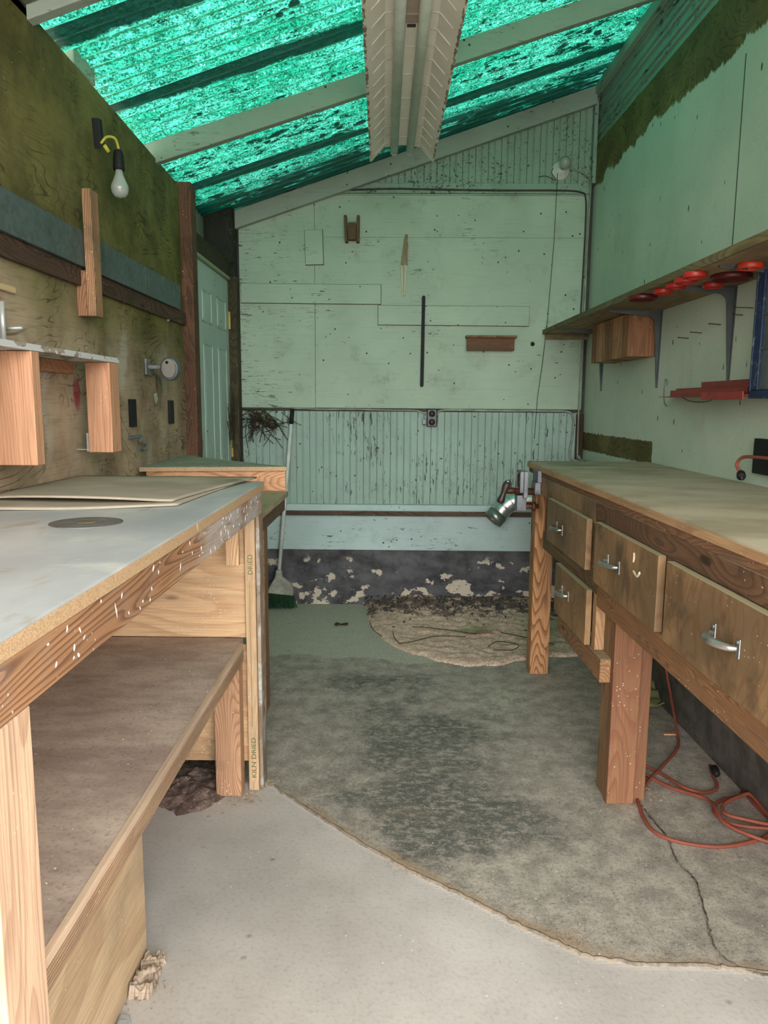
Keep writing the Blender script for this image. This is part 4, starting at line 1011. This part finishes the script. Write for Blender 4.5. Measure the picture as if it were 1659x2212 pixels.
# ---- right wall shelf
sf = thing('wall_shelf', 'long plywood wall shelf above the right workbench', 'shelf')
MB(rt).box(.892, 1.1545, .6, D-.014, 1.666, 1.684).build('board', wood('Y', base=(146, 118, 80), dark=(112, 84, 52), freq=5, dirt=.3, width=3.), sf)
MB(rt).box(.884, .8918, .6, D-.014, 1.666, 1.692).build('front_edge', wood('Y', base=(124, 108, 66), dark=(84, 70, 40), freq=16, dirt=.3), sf, bevel=.001)
MB(rt).box(.9, 1.15, D-.032, D-.014, 1.636, 1.6655).build('end_cleat', wood('X', base=(140, 124, 84), dark=(110, 92, 60), freq=5), sf)
def bracket(y, lab):
    b = thing('shelf_bracket', lab, 'bracket', 'grey brackets under the wall shelf')
    X1 = 1.1545; Z1 = 1.6655; H_ = .335; Wd = .235
    poly = [(X1, Z1), (X1-Wd, Z1), (X1-Wd, Z1-.006), (X1-.062, Z1-.024)]
    poly += [(X1-.062+.035*math.sin(a)*1., Z1-.024-.035*(1-math.cos(a))) for a in [k*math.pi/10 for k in range(1, 6)]]
    poly += [(X1-.006, Z1-H_), (X1, Z1-H_)]
    mb = MB(rt); mb.prism(poly, y-.003, y+.003, 'Y'); mb.build('web', M_BRKT, b)
    mb = MB(rt); mb.add([(X1-.003, y-.019, Z1), (X1-.003, y+.019, Z1), (X1-.003, y+.007, Z1-H_), (X1-.003, y-.007, Z1-H_), (X1-.0002, y-.019, Z1), (X1-.0002, y+.019, Z1), (X1-.0002, y+.007, Z1-H_), (X1-.0002, y-.007, Z1-H_)],
              [(0, 1, 2, 3), (7, 6, 5, 4), (0, 4, 5, 1), (1, 5, 6, 2), (2, 6, 7, 3), (3, 7, 4, 0)]); mb.build('wall_flange', M_BRKT, b)
    mb = MB(rt); mb.add([(X1, y-.019, Z1-.003), (X1, y+.019, Z1-.003), (X1-Wd, y+.008, Z1-.003), (X1-Wd, y-.008, Z1-.003), (X1, y-.019, Z1), (X1, y+.019, Z1), (X1-Wd, y+.008, Z1), (X1-Wd, y-.008, Z1)],
              [(0, 1, 2, 3), (7, 6, 5, 4), (0, 4, 5, 1), (1, 5, 6, 2), (2, 6, 7, 3), (3, 7, 4, 0)]); mb.build('shelf_flange', M_BRKT, b)
bracket(4.20, 'farthest grey shelf bracket, partly behind the laminated wood block')
bracket(3.37, 'grey shelf bracket just in front of the laminated wood block')
bracket(2.69, 'tall grey shelf bracket reaching down to the red tray')
bracket(2.30, 'nearest grey shelf bracket, upper arm hidden by the blue cabinet')
# lids screwed under the shelf
def lid(x, y, r, mat, lab, h=.016):
    mb = MB(rt); mlathe(mb, [(r*.97, 0), (r, -.003), (r, -h), (r*.96, -h-.001), (r*.93, -h), (r*.93, -.006), (0, -.006)], (x, y, 1.6655), (0, 0, 1), 36)
    return tag(mb.build('jar_lid', mat), lab, 'jar lid', 'jar lids screwed under the wall shelf')
LG = [(.915, 2.93, .055, M_DRED, 'large dark red jar lid under the shelf, farthest of all the lids'),
      (.930, 2.76, .034, M_RED, 'small red jar lid just in front of the far dark red lid'),
      (.925, 2.635, .034, M_RED, 'small red jar lid, second of the four along the shelf front'),
      (.915, 2.53, .036, M_RED, 'small red jar lid, third of the four along the shelf front'),
      (.900, 2.425, .036, M_RED, 'small bright red jar lid nearest the camera along the shelf front edge'),
      (1.045, 2.62, .034, M_RED, 'small red jar lid set back beside the tall bracket'),
      (1.030, 2.455, .062, M_DRED, 'largest dark red jar lid under the shelf near the blue cabinet'),
      (.995, 2.265, .036, mat_simple('orange_red_plastic', (190, 58, 36), .4), 'orange-red jar lid at the right photo edge under the shelf')]
for a in LG: lid(*a)
# laminated block
wb_ = thing('laminated_wood_block', 'laminated strip wood block hanging under the far end of the wall shelf', 'wood block')
xx = [3.42+.57*k/13 for k in range(14)]
for k in range(13):
    c = [(176, 120, 74), (158, 102, 62), (186, 132, 84), (146, 94, 58)][k % 4 if k % 3 else (k+1) % 4]
    MB(rt).box(1.03, 1.153, xx[k]+.0004, xx[k+1]-.0004, 1.470, 1.662 if k < 99 else 1.6).build('strip', wood('Z', base=c, dark=tuple(int(q*.72) for q in c), freq=7, dirt=.1, width=10.), wb_, bevel=.0008)
# red tray
ty = thing('metal_tray', 'red metal tray fixed to the right wall under the tall bracket', 'tray')
MB(rt).add([(1.153, 2.33, 1.285), (1.035, 2.33, 1.285), (1.045, 3.05, 1.285), (1.153, 3.18, 1.285), (1.153, 2.33, 1.2875), (1.035, 2.33, 1.2875), (1.045, 3.05, 1.2875), (1.153, 3.18, 1.2875)],
           [(3, 2, 1, 0), (4, 5, 6, 7)]+[(i, (i+1) % 4, 4+(i+1) % 4, 4+i) for i in range(4)]).build('base', M_TRAY, ty)
MB(rt).box(1.0325, 1.036, 2.33, 2.63, 1.272, 1.298).build('front_lip', M_TRAY, ty, bevel=.001)
MB(rt).box(1.149, 1.1535, 2.33, 2.90, 1.2876, 1.342).build('back_plate', M_TRAY, ty, bevel=.001)
MB(rt).box(1.149, 1.1535, 2.901, 3.14, 1.2876, 1.322).build('back_plate', M_TRAY, ty, bevel=.001)
MB(rt).box(1.09, 1.094, 2.42, 3.05, 1.2876, 1.312).build('divider', M_TRAY, ty, bevel=.001)
cable('loose thin wire drooping under the red tray', [(1.10, 2.95, 1.284), (1.11, 2.9, 1.270), (1.11, 2.8, 1.266), (1.11, 2.72, 1.272), (1.11, 2.70, 1.284)], .0015, M_IRON, tf=rt, name='wire', cat='wire')
cable('thin bent wire hook hanging on the right wall at the tray tip', [(1.150, 3.24, 1.338), (1.148, 3.24, 1.358), (1.135, 3.225, 1.364), (1.126, 3.21, 1.352), (1.128, 3.215, 1.30), (1.135, 3.22, 1.262), (1.148, 3.225, 1.250)], .0022, M_VGREY, tf=rt, name='wire_hook', cat='hook')
# blue cabinet edge
bc = thing('metal_cabinet', 'chipped blue metal cabinet under the wall shelf at the right photo edge', 'cabinet')
MB(rt).box(1.062, 1.154, 1.75, 2.328, 1.30, 1.655).build('body', mat_simple('grey_cabinet', (96, 104, 104), .5, .2, .2), bc, bevel=.003)
mb = MB(rt); mb.box(1.052, 1.156-.002, 2.3285, 2.336, 1.275, 1.662); mb.box(1.052, 1.154, 1.75, 2.336, 1.278, 1.299); mb.box(1.054, 1.0615, 2.29, 2.328, 1.30, 1.655); mb.build('frame', M_BLUE, bc, bevel=.002)
for z in (1.42, 1.52):
    MB(rt).box(1.056, 1.0615, 1.76, 2.288, z, z+.008).build('shelf_slot', M_BRKT, bc)
# nails
nl = [(2.55, 1.575, .05), (2.78, 1.545, .03), (2.94, 1.530, .03), (3.06, 1.520, .03), (2.62, 1.56, .02)]
for k, (y, z, l) in enumerate(nl):
    mb = MB(rt); mb.tube([(1.154, y, z), (1.154-l, y+.03, z+.006)], .0018, 6); mlathe(mb, [(.004, 0), (.004, .0015)], (1.154-l, y+.03, z+.006), (-1, .3, 0), 8)
    tag(mb.build('nail', M_IRON), 'rusty nail sticking out of the painted right wall under the shelf', 'nail', 'rusty nails in the right wall below the shelf')
# black outlet panel and plug
ob = thing('wall_socket_box', 'black rectangular electrical box on the right wall at the photo edge', 'electrical box')
MB(rt).box(1.135, 1.154, 2.10, 2.44, 1.035, 1.148).build('cover', M_BLACK, ob, bevel=.002)
mb = MB(rt); mlathe(mb, [(.018, 0), (.018, .004)], (1.135, 2.30, 1.09), (-1, 0, 0), 18); mb.build('socket', M_BAKE, ob)
pl = thing('power_plug', 'black power plug hanging on an orange cord over the right bench', 'plug')
mb = MB(rt); mb.tube(spline([(1.10, 2.0, 1.098), (1.095, 2.2, 1.096), (1.09, 2.33, 1.094), (1.085, 2.405, 1.088), (1.08, 2.43, 1.065), (1.082, 2.42, 1.047), (1.085, 2.41, 1.040)], 8), .0055, 10); mb.build('cord', M_ORANGE, pl)
mb = MB(rt); a_ = Vector((1.085, 2.412, 1.042)); dx = Vector((-.02, -.055, -.030)).normalized()
mlathe(mb, [(.006, 0), (.009, .006), (.013, .014), (.014, .03), (.012, .036), (0, .036)], a_, dx, 16); mb.build('plug_body', M_BLACK, pl)
sidev = dx.cross(Vector((0, 0, 1))).normalized(); upv = sidev.cross(dx)
mb = MB(rt)
for s in (-1, 1):
    b0 = a_+dx*.036+upv*.006*s; mb.tube([b0, b0+dx*.018], .0022, 6)
mb.build('prongs', M_STEEL, pl)

# ---- orange extension cord on the floor
R_ = .0058
cp_ = [(1.19, 2.98, .22), (1.17, 2.90, .10), (1.10, 2.70, .012), (1.055, 2.58, R_), (.95, 2.44, R_), (.867, 2.335, R_), (.80, 2.24, R_), (.785, 2.18, R_), (.775, 2.10, R_), (.785, 2.03, R_), (.84, 1.985, R_), (.94, 1.965, R_), (1.04, 1.99, R_), (1.112, 2.028, R_), (1.22, 2.09, R_), (1.28, 2.18, R_), (1.24, 2.27, R_), (1.12, 2.235, R_+.006), (1.03, 2.19, R_+.008), (.995, 2.12, R_+.012), (1.02, 2.06, R_+.014), (1.10, 2.04, R_+.014), (1.22, 2.05, R_+.012), (1.30, 2.13, R_+.01), (1.25, 2.22, R_+.016), (1.13, 2.22, R_+.02), (1.04, 2.16, R_+.02), (1.02, 2.10, R_+.022), (1.08, 2.06, R_+.024), (1.2, 2.03, R_+.02), (1.3, 1.99, R_+.012), (1.33, 1.9, R_)]
cp_ = [(p[0], p[1], p[2]+.001) for p in cp_]
def clampx(p): return (min(p[0], 1.125+K*(D-p[1])-.02), p[1], p[2])
cable('orange extension cord looped in a coil on the floor under the right bench', [clampx(p) for p in cp_], R_, M_ORANGE, 10, 'extension_cord', cat='extension cord')
c2 = [(.83, 2.44, .007), (.86, 2.40, .007), (.921, 2.30, .007), (1.0, 2.205, .02), (1.0, 2.13, .03), (1.0, 2.06, .022), (1.06, 1.995, .018), (1.15, 1.955, .007)]
cable('orange cord strand running from behind the leg into the coil', c2, R_, M_ORANGE, 10, 'extension_cord', cat='extension cord')
c3 = [(.84, 2.52, .007), (.88, 2.46, .007), (.925, 2.39, .007), (.965, 2.27, .019), (1.02, 2.255, .012), (1.08, 2.30, .007), (1.10, 2.38, .007), (1.12, 2.45, .007)]
cable('orange cord strand curving behind the coil to a dark connector', c3, R_, M_ORANGE, 10, 'extension_cord', cat='extension cord')
mb = MB(); mlathe(mb, [(.007, 0), (.012, .008), (.014, .03), (.014, .045), (0, .046)], (1.105, 2.36, .018), (.2, 1, .03), 14); tag(mb.build('connector', M_BLACK), 'black cord connector on the floor behind the orange coil', 'connector')

# ---- floor debris
mb = MB(); nxm, nym = 90, 90
poly = [(-.18, 4.55), (-.13, 4.1), (-.036, 3.80), (.10, 3.60), (.348, 3.43), (.55, 3.46), (.72, 3.55), (.95, 3.6), (1.12, 3.9), (1.12, 4.56)]
def inside(px, py):
    c = False; j = len(poly)-1
    for i in range(len(poly)):
        if (poly[i][1] > py) != (poly[j][1] > py) and px < (poly[j][0]-poly[i][0])*(py-poly[i][1])/(poly[j][1]-poly[i][1])+poly[i][0]: c = not c
        j = i
    return c
def dist_edge(px, py):
    p = Vector((px, py)); best = 9
    for i in range(len(poly)-1):
        a, b = Vector(poly[i]), Vector(poly[i+1]); ab = b-a; t = max(0, min(1, (p-a).dot(ab)/ab.length_squared)); best = min(best, (p-a-ab*t).length)
    return best
vs = []
for j in range(nym+1):
    for i in range(nxm+1):
        x = -.25+1.40*i/nxm; y = 3.38+(D-.006-3.38)*j/nym
        wx = x+.03*noise.noise(Vector((x*9, y*9, 0))); wy = y+.03*noise.noise(Vector((x*9, y*9, 5)))
        d = dist_edge(wx, wy)*(1 if inside(wx, wy) else -1)
        z = -.012 if d < 0 else min(d*.35, .012)+.05*max(0, (y-3.7)/.84)**1.6*min(1, d*4)+.012*(noise.noise(Vector((x*22, y*22, 1)))+.4*noise.noise(Vector((x*60, y*60, 2))))*min(1, d*8)
        vs.append((x, y, max(z, -.012) if d < 0 else max(z, .001)))
W_ = nxm+1
mb.add(vs, [(j*W_+i, j*W_+i+1, (j+1)*W_+i+1, (j+1)*W_+i) for j in range(nym) for i in range(nxm)], True)
tag(mb.build('dirt_mound', M_DIRT), 'low mound of sawdust, dirt and paint flakes along the back foundation', 'dirt', kind='stuff')
def moundz(x, y): return .008+.05*max(0, (y-3.7)/.84)**1.6
def flakes(n, fn, size, mat, name, lab, cat, seed, flat=.3):
    mb = MB(); r = random.Random(seed)
    for k in range(n):
        x, y, z = fn(r); s = r.uniform(*size); a = r.uniform(0, 6.28); tl = Vector((math.cos(a), math.sin(a), r.uniform(-flat, flat)))*s; tw = Vector((-math.sin(a), math.cos(a), r.uniform(-flat, flat)))*s*r.uniform(.3, .9)
        c = Vector((x, y, z+s*flat*.9)); th = Vector((0, 0, s*.16))
        q = [c+tl, c+tw*1.1+tl*.2, c-tl*.9, c-tw]
        mb.add([p-th for p in q]+[p+th for p in q], [(3, 2, 1, 0), (4, 5, 6, 7), (0, 1, 5, 4), (1, 2, 6, 5), (2, 3, 7, 6), (3, 0, 4, 7)])
    return tag(mb.build(name, mat), lab, cat, kind='stuff')
def rin(r):
    while True:
        x, y = r.uniform(-.15, 1.1), r.uniform(3.45, 4.5)
        if inside(x, y): return x, y, moundz(x, y)
def rin2(r):
    while True:
        x, y = r.uniform(-.16, 1.1), 4.52-abs(r.gauss(0, .17))
        if inside(x, y): return x, y, moundz(x, y)+.004
flakes(900, rin, (.002, .008), mat_simple('pale_chip', (196, 178, 150), .9, 0, .3), 'wood_chips', 'pale wood chips scattered over the dirt mound', 'wood chips', 1)
flakes(1100, rin2, (.003, .010), mat_simple('dark_chip', (74, 62, 64), .9, 0, .3), 'paint_flakes', 'dark fallen paint flakes at the foot of the back wall', 'paint flakes', 2, .6)
def rfl(r):
    return r.uniform(-.35, 1.0), r.uniform(.85, 3.3), .0065
flakes(420, rfl, (.0008, .0026), mat_simple('speck', (206, 190, 164), .9, 0, .2), 'wood_shavings', 'tiny pale shavings scattered on the concrete floor', 'shavings', 3)
def rleg(r):
    c = r.choice([(.74, 2.22, .06), (.83, 2.26, .05), (-.47, 2.22, .06), (-.53, 2.18, .09), (-.42, 2.30, .04), (-.53, 1.42, .05)])
    return r.gauss(c[0], c[2]*.6), r.gauss(c[1], c[2]*.5), .003
flakes(520, rleg, (.001, .005), mat_simple('sawdust', (188, 164, 130), .95, 0, .3), 'sawdust', 'small heaps of sawdust around the bench legs', 'sawdust', 5, .5)
def rsh(r): return r.uniform(-.9, -.47), r.uniform(.6, 2.2), .5105
flakes(160, rsh, (.0008, .0022), mat_simple('shelf_speck', (214, 200, 180), .9, 0, .2), 'wood_shavings', 'pale specks lying on the lower shelf of the left bench', 'shavings', 6)
mb = MB(); r = random.Random(9)
tw = [[(.12, 3.98), (.2, 3.97), (.33, 3.93), (.46, 3.87)], [(.05, 3.72), (.12, 3.75), (.22, 3.82), (.30, 3.84), (.40, 3.83)], [(.01, 3.9), (.02, 3.8), (.05, 3.7)], [(-.12, 4.05), (-.10, 3.93), (-.05, 3.82)], [(.5, 3.68), (.56, 3.76), (.66, 3.72), (.62, 3.63), (.52, 3.62)], [(.6, 3.9), (.75, 3.8), (.85, 3.72)]]
for p in tw:
    mb.tube(spline([(a, b, moundz(a, b)+.010+.004*r.random()) for a, b in p], 5), .0022, 6)
tag(mb.build('twigs', M_VINE), 'thin dry twigs scattered over the dirt mound', 'twigs', kind='stuff')
# leaves
def leaf(name, x, y, z, s, rot, mat, lab, curl=.2, lobes=5):
    mb = MB(); n = 28; vs = [(x, y, z+.004)]
    for k in range(n):
        a = 2*math.pi*k/n; rr = s*(.62+.38*abs(math.cos(a*lobes/2)))*(1.5 if math.cos(a) > .9 else 1)
        u, v = rr*math.cos(a)*1.25, rr*math.sin(a)*.8
        vs.append((x+u*math.cos(rot)-v*math.sin(rot), y+u*math.sin(rot)+v*math.cos(rot), z+.003+curl*s*(abs(math.sin(a*2+1))**2)))
    mb.add(vs, [(0, 1+k, 1+(k+1) % n) for k in range(n)], True)
    return tag(mb.build(name, mat), lab, 'leaf')
leaf('dry_leaf', .46, 3.90, .034, .075, .3, M_LEAF, 'large pale dried leaf lying on the dirt mound')
leaf('dry_leaf', -.30, 3.82 if False else 4.08, .002, .030, .1, mat_simple('brown_leaf', (78, 56, 40), .9), 'small dark curled leaf on the bare concrete near the back wall', .3, 1)
# crumpled scrap behind the leg, under the bench
mb = MB(); vs = []; n_ = 14
for j in range(n_+1):
    for i in range(n_+1):
        u, v = i/n_, j/n_; x = 1.0+.16*u; y = 2.93+.14*v+.03*u
        vs.append((x, y, .012+.045*u*v+.03*noise.noise(Vector((u*4, v*4, 3)))+.02*math.sin(u*6)*v+.03*v))
mb.add(vs, [(j*(n_+1)+i, j*(n_+1)+i+1, (j+1)*(n_+1)+i+1, (j+1)*(n_+1)+i) for j in range(n_) for i in range(n_)], True)
o = mb.build('crumpled_scrap', mat_simple('olive_scrap', (120, 122, 78), .8)); s_ = o.modifiers.new('t', 'SOLIDIFY'); s_.thickness = .003
tag(o, 'crumpled olive scrap on the floor behind the right bench leg', 'scrap')
mb = MB(); mb.box(1.05, 1.10, 2.70, 2.718, .001, .006); tag(mb.build('wood_sliver', fresh('X')), 'short wood sliver on the floor beneath the right bench', 'wood sliver')
# chewed wood block at left
mb = MB(); nb = 16; vs = []; fs = []
for (a, b, h) in ((-.575, -.503, .034), (-.572, -.508, .046)):
    pass
def lump(name, x0, x1, y0, y1, h, mat, lab, cat, seed):
    vs = []; nX = 18; nY = 22
    for j in range(nY+1):
        for i in range(nX+1):
            u, v = i/nX, j/nY; x = x0+(x1-x0)*u+.006*noise.noise(Vector((v*9, u*3, seed))); y = y0+(y1-y0)*v+.006*noise.noise(Vector((u*9, v*3, seed+4)))
            e = min(u, 1-u, v, 1-v)
            z = (0 if e == 0 else h*(.62+.5*noise.noise(Vector((u*2, v*6, seed)))+.22*noise.noise(Vector((u*7, v*16, seed)))))
            if seed == 8:
                rr = ((u-.5)*2)**2+((v-.5)*2)**2+.35*noise.noise(Vector((u*5, v*5, 2))); z = h*(.8-rr)*(1+.5*noise.noise(Vector((u*9, v*12, 4)))); vs.append((x, y, max(z, -.01))); continue
            vs.append((x, y, max(z, .0008)))
    mb = MB(); mb.add(vs, [(j*(nX+1)+i, j*(nX+1)+i+1, (j+1)*(nX+1)+i+1, (j+1)*(nX+1)+i) for j in range(nY) for i in range(nX)], False)
    b0 = list(range(nX+1))
    return tag(mb.build(name, mat), lab, cat)
lump('rotten_wood_block', -.551, -.502, 1.395, 1.515, .034, wood('X', base=(176, 152, 128), dark=(112, 78, 60), freq=20, dirt=.35, dirtcol=(200, 190, 174)), 'chewed rotten wood block on the floor by the left bench skirt', 'wood block', 3)
lump('dirt_heap', -.80, -.50, 2.08, 2.50, .040, mat_simple('dark_dirt', (112, 92, 82), .95, 0, .4, scale=40, dirt=(170, 150, 134)), 'dark heap of dirt on the floor behind the left bench leg', 'dirt', 8)
mb = MB(); mb.prism([(-.549, 1.27), (-.527, 1.27), (-.522, 1.285), (-.522, 1.335), (-.530, 1.35), (-.549, 1.352)], .0012, .006, 'Z')
mb.box(-.545, -.530, 1.29, 1.335, .006, .009)
tag(mb.build('plastic_clip', mat_simple('grey_plastic', (168, 170, 170), .3), bevel=.002), 'small grey plastic piece on the floor at the bottom photo edge', 'plastic piece')

# ridge of old filler and the cracks in the slab
def strip(name, pts, w_, h_, mat, lab, seed, cat='crack'):
    P = spline([(a, b, 0) for a, b in pts], 14); vs = []; fs = []
    for i, p in enumerate(P):
        d = (P[min(i+1, len(P)-1)]-P[max(i-1, 0)]).normalized(); nn = Vector((-d.y, d.x, 0))
        j1 = .006*noise.noise(Vector((i*.35, seed, 0)))+.003*noise.noise(Vector((i*1.3, seed, 2)))
        ww = w_*(.7+.7*abs(noise.noise(Vector((i*.5, seed, 3)))))
        c = p+nn*j1
        hh = h_*(.6+.6*noise.noise(Vector((i*.8, seed, 7))))
        vs += [tuple(c-nn*ww+Vector((0, 0, .0005))), tuple(c-nn*ww*.4+Vector((0, 0, .0075+hh))), tuple(c+nn*ww*.5+Vector((0, 0, .0068+hh*.6))), tuple(c+nn*ww+Vector((0, 0, .0005)))]
    for i in range(len(P)-1):
        for k in range(3): fs.append((i*4+k, (i+1)*4+k, (i+1)*4+k+1, i*4+k+1))
    mb = MB(); mb.add(vs, fs, True); return tag(mb.build(name, mat), lab, cat, kind='stuff')
RM = mat_simple('tan_grit', (148, 132, 114), .95, 0, .3, scale=60)
strip('grit_ridge', [tuple(p) for p in ridge[1:]], .006, .0008, RM, 'gritty tan ridge curving across the concrete where two slabs meet', 1.3, 'ridge')
strip('floor_crack', [(.795, 2.19), (.80, 2.12), (.812, 2.01), (.80, 1.93), (.80, 1.87), (.815, 1.82), (.794, 1.714), (.775, 1.64), (.762, 1.584), (.765, 1.54), (.80, 1.50), (.90, 1.47)],   .0016, -.001, mat_simple('crack_dirt', (128, 114, 96), .95, 0, .6, scale=50), 'thin crack running from the right bench leg toward the slab ridge', 4.1)

settle()
# ================================================================== LIGHT
w = bpy.data.worlds.new('overcast'); SC.world = w; w.use_nodes = True
nt = w.node_tree; bg = nt.nodes['Background']
tc = nt.nodes.new('ShaderNodeTexCoord'); sx = nt.nodes.new('ShaderNodeSeparateXYZ'); nt.links.new(tc.outputs['Generated'], sx.inputs[0])
rp_ = nt.nodes.new('ShaderNodeValToRGB'); mr = nt.nodes.new('ShaderNodeMapRange'); mr.inputs[1].default_value = -1
nt.links.new(sx.outputs[2], mr.inputs[0]); nt.links.new(mr.outputs[0], rp_.inputs[0])
e = rp_.color_ramp.elements; e[0].position = .45; e[0].color = (.30, .29, .27, 1); e[1].position = .53; e[1].color = (1., 1., 1., 1)
nt.links.new(rp_.outputs[0], bg.inputs[0]); bg.inputs[1].default_value = 3.2

# ================================================================== CAMERA
cam = bpy.data.cameras.new('camera'); co = bpy.data.objects.new('camera', cam); COL.objects.link(co)
f = 1600.; a = math.atan((847-829.5)/f); p = math.atan((1106-873)/f); r = math.radians(.4)
Fw = Vector((-math.sin(a)*math.cos(p), math.cos(a)*math.cos(p), -math.sin(p))); Rt = Vector((math.cos(a), math.sin(a), 0)); U = Rt.cross(Fw)
R2 = Rt*math.cos(r)+U*math.sin(r); U2 = U*math.cos(r)-Rt*math.sin(r)
mw = Matrix((R2, U2, -Fw)).transposed().to_4x4(); mw.translation = (0, 0, 1.25); co.matrix_world = mw
cam.sensor_fit = 'VERTICAL'; cam.sensor_height = 36; cam.lens = f/2212*36; cam.clip_start = .02
SC.camera = co
vs = SC.view_settings; SC.display_settings.display_device = 'sRGB'; vs.view_transform = 'Standard'; vs.look = 'None'; vs.gamma = 1; vs.use_curve_mapping = False; vs.exposure = 1.98
try: SC.cycles.max_bounces = 7; SC.cycles.diffuse_bounces = 4; SC.cycles.adaptive_threshold = .03
except Exception: pass
